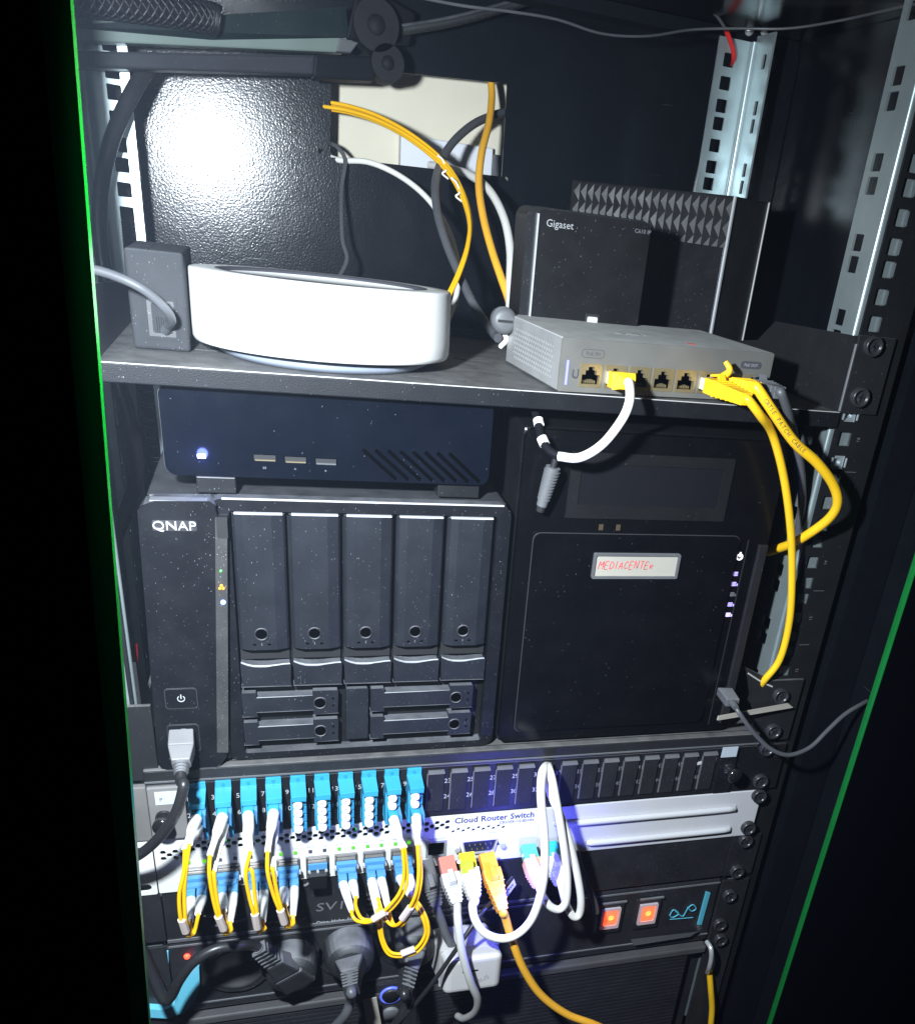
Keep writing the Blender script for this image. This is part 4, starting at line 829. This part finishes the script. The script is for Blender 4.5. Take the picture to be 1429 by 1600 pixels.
for i, x in enumerate(SF):
    cg = MB().plate(rrect(x-7.9, x+7.9, -130.8, -112.8, 0.4, 2), [rrect(x-6.9, x+6.9, -129.2, -114.2, 0.4, 2)], -6.2, 4).build('transceiver_cage', mat('cage_steel', (0.30, 0.29, 0.28), 0.35, metal=0.8, var=0.1) if i == 0 else bpy.data.materials['cage_steel'], t)
    for dx, nm in ((-4.6, 'ACT'), (5.2, '10G')):
        lit = i in (0, 3, 5, 6, 7) and not (i == 0 and dx > 9)
        text(t, nm, x+dx, -4.06, -104.6, 2.5, inkg, 'lettering')
        MB().box(x+dx-1.2, x+dx+1.2, -4.7, -3.5, -109.6, -107.2).build('port_light', ledgreen if lit else inkd, t)
    # transceiver and its duplex plug
    tv = thing('transceiver', 'transceiver module in cage %s of the white switch' % ('one', 'two', 'three', 'four', 'five', 'six', 'seven', 'eight')[i], 'transceiver', (x, -8, -122), 'transceivers in the white switch')
    ROOT[tv] = Vector((x, -8, -122))
    MB().box(x-6.6, x+6.6, -9.5, 3, -128.8, -114.6).build('body', bpy.data.materials['cage_steel'], tv, 0.4)
    if i == 4:
        MB().box(x-6.0, x+6.0, -16, -9.6, -134, -122).build('bale_block', blackp, tv, 0.6); MB().box(x-6.6, x+6.6, -11, -9.6, -120.5, -115).build('collar', lcblue, tv, 0.3)
        for dx in (-5.8, 0, 5.8): MB().cyl((x+dx, -10, -121.3), (x+dx, -12, -121.3), 1.0, n=10).build('pivot', chrome, tv)
    else:
        MB().box(x-7.2, x+7.2, -13.5, -9.6, -120.0, -115.2).build('bale_bar', lcblue, tv, 0.5)
        for dx in (-7.6, 7.6): MB().cyl((x+dx, -12.5, -120.5), (x+dx, -9, -120.5), 1.1, n=10).build('pivot', chrome, tv)

# ------------------------------------------------------------------ duplex fibre cords
def fibre_cord(label, sfp, ends, pa, pb, clip, loop, top_boot=None, tip=None):
    """ends: two (boot start, boot end) pairs at the transceiver; pa, pb: the two strands from the panel boots to the loop"""
    t = thing('fibre_cable', label, 'fibre cord', at(*loop), 'yellow duplex fibre cords')
    x = SF[sfp]
    hs = MB().box(x-6.6, x-0.4, -24, -13.7, -128.5, -119.5).box(x+0.4, x+6.6, -24, -13.7, -128.5, -119.5).box(x-6.0, x+6.0, -19, -15, -119.6, -117.0).build('duplex_plug', lcblue, t, 0.5)
    for k, (a, b) in enumerate(ends):
        A = Vector((x-3.4+6.8*k, -23, -124.5)); B = at(*b); lc_boot(t, A, B, r0=3.2, r1=1.9)
    for P in (pa, pb):
        MB().tube([at(*q) for q in P], 1.25, 8).build('fibre', fibrey, t)
    c = at(*clip[0]); d = at(*clip[1]); MB().cyl(c, d, 2.6, 2.6, 8, smooth=False).build('length_tag', mat('tag_pink', (0.55, 0.47, 0.44), 0.6, var=0.05) if 'tag_pink' not in bpy.data.materials else bpy.data.materials['tag_pink'], t)
    if top_boot:
        for (a, b, mm) in top_boot: lc_boot(t, at(*a), at(*b), r0=3.1, r1=1.8, m=mm)
    return t
YB = -52
def boots(i, bx, by, ex, ey, k0=0):
    x = PXs[i]; out = []
    z0 = -55.0-6.6*k0
    return [((x-0.6, -18, z0), bx), ((x-0.6, -18, z0-6.6), by)]
def panel_end(t, i, e1, e2, k0=0):
    x = PXs[i]; z0 = -55.0-6.6*k0
    MB().box(x-3.6, x+3.0, -29, -17.2, z0-9.6, z0+2.8).build('duplex_plug', aqua, t, 0.5)
    MB().hexa([(x+3.1, -27, z0-7), (x+4.8, -29, z0-7), (x+5.2, -29, z0+2.5), (x+3.1, -25, z0+2.5)], [(x+3.1, -17, z0-7), (x+4.8, -17, z0-7), (x+5.2, -17, z0+2.5), (x+3.1, -17, z0+2.5)]).build('plug_clip', lcblue, t)
    for k, e in enumerate((e1, e2)):
        a = Vector((x-0.4, -28, z0-6.6*k)); b = at(*e); mid = a.lerp(b, 0.5)+Vector((0, -3, 1.5))
        MB().tube([a, a.lerp(mid, 0.6), mid, b], lambda u: 3.7-1.0*u if u < 0.5 else 3.2-1.2*min(1, (u-0.5)/0.25), 12, 5).build('boot', capw, t)
spec = [ # label, port, panel strand starts (left,right), mid, clip, bottom, boots' ends
 ('leftmost fibre cord, looping from ports 1 and 2 to the first cage', 0, (289, 1326), (296, 1318), [(287, 1365), (280, 1400), (283, 1440)], [(290, 1365), (288, 1400), (290, 1440)], ((284, 1437), (290, 1456)), (294, 1463), (297, 1440), (309, 1428)),
 ('second fibre cord from the left, looping from ports 3 and 4', 1, (328, 1336), (333, 1364), [(327, 1365), (332, 1400), (340, 1432)], [(334, 1366), (338, 1400), (344, 1432)], ((341, 1432), (349, 1452)), (352, 1459), (350, 1424), (360, 1440)),
 ('third fibre cord from the left, looping from ports 5 and 6', 2, (391, 1330), (385, 1360), [(384, 1365), (389, 1400), (397, 1430)], [(394, 1362), (398, 1400), (402, 1430)], ((398, 1428), (402, 1450)), (405, 1456), (400, 1432), (411, 1440)),
 ('fourth fibre cord from the left, looping from ports 7 and 8', 3, (418, 1330), (424, 1357), [(418, 1362), (426, 1395), (437, 1424)], [(426, 1360), (433, 1395), (441, 1424)], ((438, 1422), (444, 1442)), (449, 1449), (446, 1414), (458, 1430)),
]
for (lab, i, s1, s2, m1, m2, clip, bot, b1, b2) in spec:
    Yb = -62
    t = fibre_cord(lab, i, [(None, (*b1, -52)), (None, (*b2, -54))],
        [(*s1, -66)]+[(x, y, -70) for x, y in m1]+[(bot[0]-2, bot[1]-1, -66), (bot[0]+5, bot[1]-3, -60), (b1[0], b1[1]+6, -54), (*b1, -52)],
        [(*s2, -66)]+[(x, y, -69) for x, y in m2]+[(bot[0]+1, bot[1]-2, -64), (bot[0]+9, bot[1]-5, -58), (b2[0], b2[1]+6, -56), (*b2, -54)],
        ((*clip[0], -70), (*clip[1], -67)), (*bot, -66))
    panel_end(t, i, (*s1, -66), (*s2, -66))
t = fibre_cord('fibre cord crossing from ports 17 and 18 to the sixth cage', 5, [(None, (549, 1424, -50)), (None, (556, 1402, -48))],
    [(629, 1326, -56), (631, 1365, -60), (624, 1395, -62), (604, 1420, -62), (580, 1440, -60), (560, 1440, -56), (551, 1432, -52), (549, 1422, -50)],
    [(632, 1324, -55), (636, 1365, -58), (632, 1392, -60), (612, 1420, -60), (586, 1436, -58), (566, 1436, -54), (556, 1418, -50), (556, 1400, -48)], ((583, 1437, -60), (603, 1425, -62)), (570, 1440, -58))
panel_end(t, 8, (629, 1326, -56), (632, 1324, -55), 2)
t = fibre_cord('fibre cord crossing from ports 19 and 20 to the seventh cage', 6, [(None, (590, 1404, -50)), (None, (607, 1422, -52))],
    [(652, 1320, -56), (654, 1362, -62), (650, 1395, -66), (640, 1418, -66), (625, 1442, -64), (612, 1446, -60), (600, 1432, -56), (590, 1402, -50)],
    [(654, 1318, -55), (658, 1362, -60), (655, 1392, -64), (646, 1418, -64), (630, 1444, -62), (617, 1446, -58), (611, 1436, -55), (607, 1420, -52)], ((628, 1436, -64), (641, 1418, -66)), (618, 1446, -60))
panel_end(t, 9, (652, 1320, -56), (654, 1318, -55), 2)
t = fibre_cord('lowest fibre cord with a big loop from the eighth cage', 7, [(None, (640, 1400, -46)), (None, (648, 1405, -46))],
    [(640, 1400, -46), (652, 1420, -50), (662, 1440, -54), (664, 1460, -56), (652, 1480, -58), (632, 1490, -58), (610, 1488, -56), (598, 1466, -52), (594, 1430, -48), (590, 1400, -36)],
    [(648, 1405, -46), (659, 1420, -50), (668, 1442, -54), (668, 1464, -56), (655, 1485, -57), (634, 1494, -57), (608, 1492, -55), (595, 1468, -51), (590, 1432, -47), (586, 1402, -35)], ((627, 1491, -58), (648, 1483, -58)), (632, 1492, -58))
lc_boot(t, at(580, 1378, -30), at(595, 1448, -50), r0=3.0, r1=1.9); 

# ------------------------------------------------------------------ dark unit below the switch: ports hidden behind the plugs
t = thing('blank_unit', 'dark unit with faint address print below the white switch', 'rack unit', (0, 0, -180))
dk = mat('unit_black', (0.014, 0.014, 0.016), 0.36, dust=0.7)
MB().box(-222, 222, 14, 180, -178.5, -134.6).build('case', dk, t)
MB().box(-222.2, 60, -1.5, 13.8, -180.6, -136).build('front_panel', dk, t, 1)
MB().box(-222, 60, -2.4, -1.4, -181.8, -179.4).build('lower_edge', greyp, t)
MB().box(60.3, 222, -2.6, 14, -178.8, -135.2).build('front_panel', dk, t, 0.8)
MB().box(222.2, 250, -3.0, -0.8, -178.5, -135).build('ear', dk, t, 0.5)
MB().box(-250, -222.6, -3.0, -0.8, -178.5, -135).build('ear', dk, t, 0.5)
for (x_, y_) in ((1163, 1312), (1149.5, 1360)): p = at(x_, y_, -3.2); screw(t, p.x, -3.2, p.z)
p = at(485, 1428, 13); text(t, 'SV10', at(524, 1416, -1.6).x, -1.62, at(524, 1416, -1.6).z, 11, inkf, 'lettering', sx=1.3, shear=0.1)
p = at(417, 1453, -1.6); text(t, 'adltronic GmbH \u00b7 Otto-Hahn-Strasse 20 \u00b7 61381 Friedrichsdorf', p.x, -1.62, p.z+0.6, 4.2, inkw, 'lettering', 'LEFT', sx=1.12, rot=math.radians(-0.4))
p = at(417, 1444, -1.6); text(t, '19\u2033 SERVICE', p.x, -1.62, p.z+0.6, 3.0, inkg, 'lettering', 'LEFT')
for k in range(5):
    p = at(572, 1398+k*8, -1.6); text(t, ('L1 230V 16A', 'MADE IN GERMANY', 'IEC 60884', 'MAX 3680 W', 'FUSE 10 A')[k], p.x, -1.62, p.z, 3.0, inkg, 'lettering', 'LEFT')
for (ax, ay, bx, by) in ((318, 1432, 370, 1428), (330, 1448, 385, 1436), (474, 1384, 482, 1380), (470, 1436, 478, 1432)):
    MB().tube([at(ax, ay, -1.6), at((ax+bx)/2, (ay+by)/2+1.5, -2.2), at(bx, by, -1.6)], 1.1, 6).build('relief_line', greyp, t)

# plugs standing out from the unit, with their cables
def ether(label, tip, mid, rest, bootm, cordm, clear, r=2.75, L=27, tab=True, name='patch_cable'):
    a, b = at(*tip), at(*mid); t = thing(name, label, 'patch cable', a)
    e = plug(t, a, b-a, bootm, L=L, clear=clear, tab=tab); d = (b-a).normalized()
    MB().tube([e-d*3, e+d*2]+[at(*q) for q in rest], r, 12).build('cord', cordm, t); return t
tt = ether('grey patch cable with red marked plug dropping past the white charger', (700, 1358, -22), (713, 1412, -44), [(715, 1440, -56), (722, 1490, -66), (735, 1535, -68), (746, 1562, -64), (742, 1582, -52), (725, 1592, -30), (715, 1588, -14)], greyl, cableg, mat('red_plug', (0.55, 0.16, 0.12), 0.4, var=0.05), r=3.0)
tt = ether('white patch cable with yellow plug rising in a wide loop to port 31', (731, 1352, -24), (741, 1404, -48), [(738, 1415, -52), (742, 1437, -56), (757, 1458, -60), (783, 1467, -62), (808, 1460, -62), (830, 1437, -60), (844, 1400, -58), (851, 1355, -54), (850, 1300, -48), (845, 1250, -42), (846, 1212, -36), (852, 1198, -24), (856, 1198, -4)], cablew, cablew, mat('clear_yellow', (0.75, 0.60, 0.02), 0.3, var=0.05), r=3.1)
MB().hexa(*[[at(x, y, Y) for x, y in ((718, 1346), (738, 1343), (741, 1362), (721, 1366))] for Y in (-34, -28)]).build('plug_cover', mat('lime_plug', (0.50, 0.55, 0.02), 0.35, var=0.05), tt)
tt = ether('orange patch cable leading down to the bottom edge', (764, 1352, -24), (783, 1418, -52), [(788, 1430, -54), (800, 1470, -56), (818, 1515, -58), (845, 1555, -60), (885, 1585, -62), (930, 1602, -64), (990, 1630, -66)], orange, amber, orange, r=3.1, L=36)
tt = ether('white patch cable with peach plug in the tight middle loop', (828, 1338, -20), (843, 1388, -46), [(848, 1402, -50), (860, 1417, -52), (874, 1421, -52), (884, 1408, -52), (886, 1375, -50), (881, 1325, -46), (872, 1270, -42), (863, 1222, -36), (857, 1200, -26), (858, 1197, -4)], peach, cablew, mat('clear_teal', (0.10, 0.42, 0.36), 0.25, var=0.05), r=3.0, L=26)
tt = ether('white patch cable with teal plug in the rightmost loop', (862, 1334, -16), (876, 1382, -40), [(884, 1412, -44), (895, 1432, -46), (905, 1428, -46), (907, 1402, -46), (899, 1355, -43), (886, 1305, -40), (872, 1268, -36), (860, 1240, -32), (854, 1210, -26), (853, 1199, -4)], cablew, cablew, tealplug, r=3.0, L=26)
tt = ether('black patch cable with ribbed boot behind the fibre loops', (668, 1362, -8), (682, 1418, -26), [(690, 1440, -30), (697, 1462, -34), (708, 1480, -34), (722, 1486, -26)], blackd, cabled, blackd, r=3.2)
MB().lathe([(0, -0.8), (1.4, -0.7), (1.5, 0)], tuple(at(717, 1347, -23)), 12, 'Y').build('link_light', ledwh, tt); MB().lathe([(0, -0.8), (1.4, -0.7), (1.5, 0)], tuple(at(818, 1337, -20)), 12, 'Y').build('link_light', ledwh, tt)
cable('twin_flex', 'thin black twin flex crossing diagonally in front of the white charger', [(800, 1372, -20), (775, 1402, -38), (750, 1430, -52), (715, 1480, -62), (680, 1530, -62), (650, 1568, -58), (620, 1600, -54), (600, 1625, -50)], 1.7, cableb)
cable('dark_cable', 'dark cable end hanging right of the white loops', [(900, 1330, -8), (906, 1352, -14), (918, 1385, -20), (928, 1410, -22), (931, 1426, -22)], 2.6, cabled)
t = thing('cable_flag', 'small white printed flag tag beside the orange plug', 'tag', at(795, 1388, -34))
P = [at(785, 1398, -34), at(789, 1406, -34), at(806, 1383, -34), at(803, 1374, -34)]; MB().hexa(P, [v+Vector((0, 0.6, 0)) for v in P]).build('flag', paper, t)
c = at(795, 1391, -34.6); 
for k in range(5): a = at(790+2.6*k, 1396-3.2*k, -34.5); MB().box(a.x-0.5, a.x+0.3, a.y-0.1, a.y+0.2, a.z-0.9, a.z+0.9).build('print_mark', inkd, t)
MB().tube([at(786, 1402, -34), at(775, 1412, -36), at(770, 1420, -30)], 0.6, 6).build('tie', capw, t)

# ------------------------------------------------------------------ power strip
t = thing('power_strip', 'black rack power strip with two glowing red rocker switches', 'power strip', (0, 0, -258))
ps = mat('strip_black', (0.016, 0.016, 0.018), 0.34, dust=0.7)
MB().box(-223, 223, -1, 60, -255, -183).build('case', ps, t, 2)
MB().box(-222, 222, -1.8, -1.0, -187.5, -186.0).build('edge_line', greyp, t); MB().box(-222, 222, -1.8, -1.0, -247.5, -246.2).build('edge_line', greyp, t)
MB().box(223.2, 250, -3, -0.8, -262, -184).build('ear', ps, t, 0.5); MB().box(-250, -223.2, -3, -0.8, -262, -184).build('ear', ps, t, 0.5)
for (x_, y_) in ((1138, 1398), (1123, 1443)): p = at(x_, y_, -3.2); screw(t, p.x, -3.2, p.z)
for (x_, y_) in ((952, 1433), (1010, 1426)):
    c = at(x_, y_, -2.5)
    fr_ = MB().plate(rrect(c.x-11.5, c.x+11.5, c.z-17, c.z+15, 1, 2), [rect(c.x-8.6, c.x+8.6, c.z-11.5, c.z+11.5)], -3.6, -0.9).build('switch_frame', ps, t, 0.6)
    MB().box(c.x-9, c.x+13, -4.2, -2.4, c.z+15.4, c.z+16.8).build('switch_lip', greyp, fr_)
    MB().plate(rrect(c.x-8.4, c.x+8.4, c.z-11.3, c.z+11.3, 0.8, 2), [rrect(c.x-6.2, c.x+6.2, c.z-7.6, c.z+9.2, 1.6, 3)], -5.4, -2).build('rocker', swedge, fr_, 0.3)
    MB().prism(rrect(c.x-6.4, c.x+6.4, c.z-7.8, c.z+9.4, 1.6, 3), -4.8, -2.2).build('lit_window', swred, fr_)
    MB().lathe([(2.6, -5.2), (2.8, -5.6), (1.4, -5.6), (1.2, -5.2)], (c.x+0.4, 0, c.z+1), 18, 'Y').build('off_mark', swhot, fr_)
    MB().lathe([(0, -5.3), (1.3, -5.2)], (c.x+0.4, 0, c.z+1), 14, 'Y').build('lamp_core', swhot, fr_)
    gl = bpy.data.lights.new('rocker_glow', 'POINT'); go = bpy.data.objects.new('rocker_glow', gl); COL.objects.link(go); go.location = Vector((c.x, -9, c.z))*S; gl.energy = 0.004; gl.color = (1, 0.12, 0.03); gl.shadow_soft_size = 0.005
q = MB()
q.tube([at(1046, 1430, -2.2), at(1052, 1422, -2.2), at(1060, 1428, -2.2), at(1050, 1434, -2.2), at(1046, 1430, -2.2)], 0.6, 6)
q.tube([at(1055, 1424, -2.2), at(1066, 1432, -2.2), at(1074, 1420, -2.2), at(1082, 1414, -2.2), at(1087, 1420, -2.2), at(1080, 1424, -2.2), at(1074, 1418, -2.2)], 0.6, 6); q.tube([at(1046, 1437, -2.2), at(1082, 1434, -2.2)], 0.45, 6)
q.build('teal_emblem', teal, t)
P = [at(1089, 1446, -2.4), at(1096, 1446, -2.4), at(1110, 1396, -2.4), at(1103, 1394, -2.4)]; MB().hexa(P, [v+Vector((0, 1.6, 0)) for v in P]).build('teal_bar', teal, t, 0.4)
P = [at(255, 1560, -2.4), at(265, 1556, -2.4), at(263, 1487, -2.4), at(251, 1487, -2.4)]; MB().hexa(P, [v+Vector((0, 1.6, 0)) for v in P]).build('teal_bar', mat('teal_bright', (0.13, 0.50, 0.66), 0.45, var=0.04), t, 0.3)
outer = [(300, 1508), (311, 1512), (312, 1545), (303, 1568), (288, 1583), (262, 1592), (225, 1590)]; inn = [(225, 1577), (255, 1579), (272, 1572), (279, 1562), (275, 1550), (284, 1538), (296, 1524)]
P = [at(x, y, -8.5) for x, y in outer+inn]; n = len(P)
q = MB(); vs = P+[v+Vector((0, 7.2, 0)) for v in P]; tr = tessellate_polygon([[Vector((v.x, v.z, 0)) for v in P]])
q.add(vs, [tuple(f) for f in tr]+[(i, (i+1) % n, n+(i+1) % n, n+i) for i in range(n)]); q.build('teal_swoosh', bpy.data.materials['teal_bright'], t)
c = at(292, 1496, -2.2); MB().lathe([(0, -2.0), (1.8, -1.6), (2.2, 0)], (c.x, -1, c.z), 14, 'Y').build('pilot_light', ledred, t)
gl = bpy.data.lights.new('pilot_glow', 'POINT'); go = bpy.data.objects.new('pilot_glow', gl); COL.objects.link(go); go.location = Vector((c.x+3, -8, c.z-6))*S; gl.energy = 0.0025; gl.color = (1, 0.04, 0.08); gl.shadow_soft_size = 0.003
# sockets of the strip
SOCK = [(370, 1510), (455, 1500), (545, 1487), (640, 1472), (735, 1465)]
for (x_, y_) in SOCK:
    c = at(x_, y_, -2); so = MB().plate(ngon(c.x, c.z, 24, 32), [ngon(c.x, c.z, 20, 32)], -4, -0.8).build('outlet', ps, t, 0.6)
    MB().lathe([(19.8, -3.5), (19.4, 0.2), (0, 0.3)], (c.x, -1.4, c.z), 32, 'Y').build('outlet_well', dark, so)
    for dx in (-8, 8): MB().lathe([(0, -0.6), (2.6, -0.5)], (c.x+dx, -1.2, c.z), 12, 'Y').build('contact_hole', dk, so)
def mains_plug(label, sock, tail, path, m=blackd, r=3.6, cordm=cableb):
    c = at(*sock, -6); t = thing('mains_plug', label, 'mains plug', c)
    e = at(*tail); d = (e-c).normalized()
    MB().lathe([(0, -20), (13, -19.5), (17.5, -16), (19.0, -8), (19.2, 2)], (c.x, -6, c.z), 28, 'Y').build('plug_face', m, t)
    f = Vector((c.x, -20, c.z)); d = (e-f).normalized(); s_ = d.cross(Vector((0, 1, 0))).normalized(); u_ = s_.cross(d)
    def F(p, a, b): return [p-s_*a-u_*b, p+s_*a-u_*b, p+s_*a+u_*b, p-s_*a+u_*b]
    MB().hexa(F(f-d*12, 13, 8), F(f+d*8, 11, 8)).hexa(F(f+d*7.9, 11, 8), F(f+d*26, 6.5, 6)).build('grip', m, t, 2.0)
    q = MB().cyl(f+d*25, f+d*46, 5.6, 4.2, 14)
    for i in range(5): q.hexa(F(f+d*(27+4*i), 6.6-0.3*i, 5.6-0.2*i), F(f+d*(29.2+4*i), 6.6-0.3*i, 5.6-0.2*i))
    q.build('strain_relief', m, t, 0.5)
    MB().tube([f+d*40, f+d*50]+[at(*p) for p in path], r, 12).build('cord', cordm, t); return t
mains_plug('angled black mains plug whose cord bends left past the teal swoosh', (455, 1500), (400, 1480, -30), [(372, 1478, -40), (335, 1484, -44), (302, 1504, -46), (280, 1532, -46), (268, 1556, -45), (259, 1564, -44), (250, 1552, -42), (238, 1524, -38), (222, 1488, -34), (205, 1450, -30)])
mains_plug('black mains plug with ribbed neck hanging left of the fibre loop', (545, 1480), (548, 1522, -40), [(548, 1560, -44), (540, 1585, -44), (518, 1610, -40), (500, 1630, -38)], cordm=cabled)
mains_plug('black mains plug just under the lowest fibre loop', (640, 1466), (638, 1520, -44), [(638, 1560, -50), (628, 1585, -50), (612, 1610, -46), (600, 1630, -42)])
# white charger
t = thing('charger', 'white plug-in charger with printed name in the power strip', 'charger', at(730, 1490, -20))
f = [at(683, 1478, -10), at(722, 1442, -10)]
A = [at(682, 1500, -20), at(712, 1556, -52), at(780, 1524, -52), at(746, 1448, -20)]
B = at(680, 1480, -2)
q = MB(); ax = Vector((1, 0, 0)); c = at(714, 1472, -2); W2 = 23
F0 = [Vector((c.x-W2, -2, c.z-20)), Vector((c.x+W2, -2, c.z-20)), Vector((c.x+W2, -2, c.z+20)), Vector((c.x-W2, -2, c.z+20))]
c2 = at(740, 1524, -56); F1 = [Vector((c2.x-22, -56, c2.z-18)), Vector((c2.x+22, -56, c2.z-18)), Vector((c2.x+22, -56, c2.z+18)), Vector((c2.x-22, -56, c2.z+18))]
MB().hexa(F1, F0).build('body', mat('charger_white', (0.52, 0.51, 0.50), 0.4, var=0.03), t, 5, seg=4)
MB().hexa([v+Vector((0, -0.0, 0)) for v in [F1[0]*0.72+F0[0]*0.28+Vector((-.3, 0, -.3)), F1[1]*0.72+F0[1]*0.28+Vector((.3, 0, -.3)), F1[2]*0.72+F0[2]*0.28+Vector((.3, 0, .3)), F1[3]*0.72+F0[3]*0.28+Vector((-.3, 0, .3))]], [F1[0]*0.70+F0[0]*0.30+Vector((-.3, 0, -.3)), F1[1]*0.70+F0[1]*0.30+Vector((.3, 0, -.3)), F1[2]*0.70+F0[2]*0.30+Vector((.3, 0, .3)), F1[3]*0.70+F0[3]*0.30+Vector((-.3, 0, .3))]).build('seam', greyl, t, 5, seg=4)
text(t, 'ASUS', c2.x+6, -56.1, c2.z-6, 5.5, inkg, 'lettering', rot=math.radians(-24))
MB().box(c2.x-9, c2.x+3, -56.2, -55.5, c2.z+4, c2.z+5.4).build('socket_slot', dark, t)

# ------------------------------------------------------------------ bottom unit with slatted grille
t = thing('power_backup', 'black slatted unit at the bottom with a blue ringed button', 'power backup', (0, 0, -360))
ub = mat('backup_black', (0.017, 0.017, 0.020), 0.4, dust=0.6)
MB().box(-222, 222, 4, 200, -372, -260.5).build('case', ub, t)
MB().box(-222, 222, -6, 4, -266, -258.6).build('top_rail', mat('rail_grey', (0.06, 0.06, 0.062), 0.42, dust=0.6), t, 1.5)
for i in range(22):
    z = -270-4.6*i; MB().box(-215 if i > 3 else -195, 205, -4.5, 3.8, z-1.5, z+1.5).build('slat', ub, t)
for x in (-140, -20, 80, 190): MB().box(x, x+3, -3.6, 3.9, -372, -267).build('slat_support', ub, t)
c = at(611, 1557, -7); pm = MB().prism(rrect(c.x-26, c.x+22, c.z-40, c.z+12, 2, 3), -5.4, 0).build('control_plate', ub, t)
MB().lathe([(0, -3), (6.6, -2.8), (7.2, -1.6), (7.3, 0)], (c.x, -5.4, c.z), 28, 'Y').build('button', blackp, pm)
MB().lathe([(7.4, -1.2), (8.0, -1.6), (9.0, -1.4), (9.2, 0)], (c.x, -5.4, c.z), 28, 'Y').build('button_ring', mat('ring_blue', (0.1, 0.15, 0.9), 0.4, emit=(0.10, 0.14, 0.75), es=0.55), pm)
c = at(610, 1586, -7); MB().lathe([(0, -3), (6.8, -2.6), (7.4, 0)], (c.x, -5.4, c.z), 24, 'Y').build('button', greyp, pm)
MB().tube([at(1104, 1472, -8), at(1110, 1482, -16), at(1111, 1496, -18), at(1108, 1512, -16), at(1105, 1520, -8)], 2.2, 10).build('pull_handle', chrome, t)
MB().box(222.3, 250, -3, -0.8, -372, -263).build('ear', ub, t, 0.5)
for (x_, y_) in ((1124, 1467),): p = at(x_, y_, -3.2); screw(t, p.x, -3.2, p.z)
MB().hexa([at(990, 1478, -7), at(1078, 1464, -7), at(1090, 1456, -7), at(985, 1468, -7)], [at(990, 1478, -3), at(1078, 1464, -3), at(1090, 1456, -3), at(985, 1468, -3)]).build('worn_strip', greyp, t)
cable('yellow_cable', 'short length of yellow cable at the bottom right below the metal handle', [(1108, 1518, -6), (1110, 1545, -10), (1112, 1575, -12), (1110, 1605, -14), (1108, 1640, -14)], 2.9, yellow)
t = thing('cable_flag', 'blank white tag standing at the bottom edge left of the blue button', 'tag', at(585, 1600, -20))
P = [at(576, 1625, -22), at(600, 1625, -22), at(588, 1559, -22), at(567, 1564, -22)]; MB().hexa(P, [v+Vector((0, 0.8, 0)) for v in P]).build('flag', paper, t)
t = thing('door_buffer', 'small pale plastic piece at the far right edge beyond the green glass', 'buffer', at(1425, 1085, -60))
p = at(1427, 1082, -60); MB().box(p.x-3, p.x+12, -60, -54, p.z-9, p.z+9).build('block', greyl, t, 2)
t = thing('vent_mesh', 'wire mesh vent in the bottom right corner beyond the green glass', 'vent', at(1410, 1580, -90))
for i in range(8):
    a = at(1372+10*i, 1530, -90); b = at(1360+10*i, 1640, -90); MB().tube([a, b], 0.5, 6).build('wire', greyp, t)
    a = at(1360, 1540+11*i, -90); b = at(1450, 1530+11*i, -90); MB().tube([a, b], 0.5, 6).build('wire', greyp, t)
t = cable('white_cable', 'short red tipped white lead behind the left edge of the storage unit', [(204, 1052, 30), (206, 1075, 24), (203, 1100, 16), (199, 1128, 10)], 2.6, cableg)
MB().tube([at(207, 1006, 40), at(208, 1030, 36), at(204, 1054, 30)], 3.0, 10).build('sleeve', red, t)
# ------------------------------------------------------------------ haze volume added to stand in for the veil of glass and lens
hz = MB().box(-700, 700, -800, 900, -500, 800).build('haze', None); tag(hz, 'thin bluish haze added in place of the glass and lens veil', 'haze', kind='stuff')
hm = bpy.data.materials.new('haze_veil'); hm.use_nodes = True; hn = hm.node_tree; hn.nodes.remove(hn.nodes['Principled BSDF'])
pv = hn.nodes.new('ShaderNodeVolumePrincipled'); pv.inputs['Color'].default_value = (0.62, 0.76, 1.0, 1); pv.inputs['Density'].default_value = 0.017; hn.links.new(pv.outputs[0], hn.nodes['Material Output'].inputs['Volume'])
hz.data.materials.append(hm)
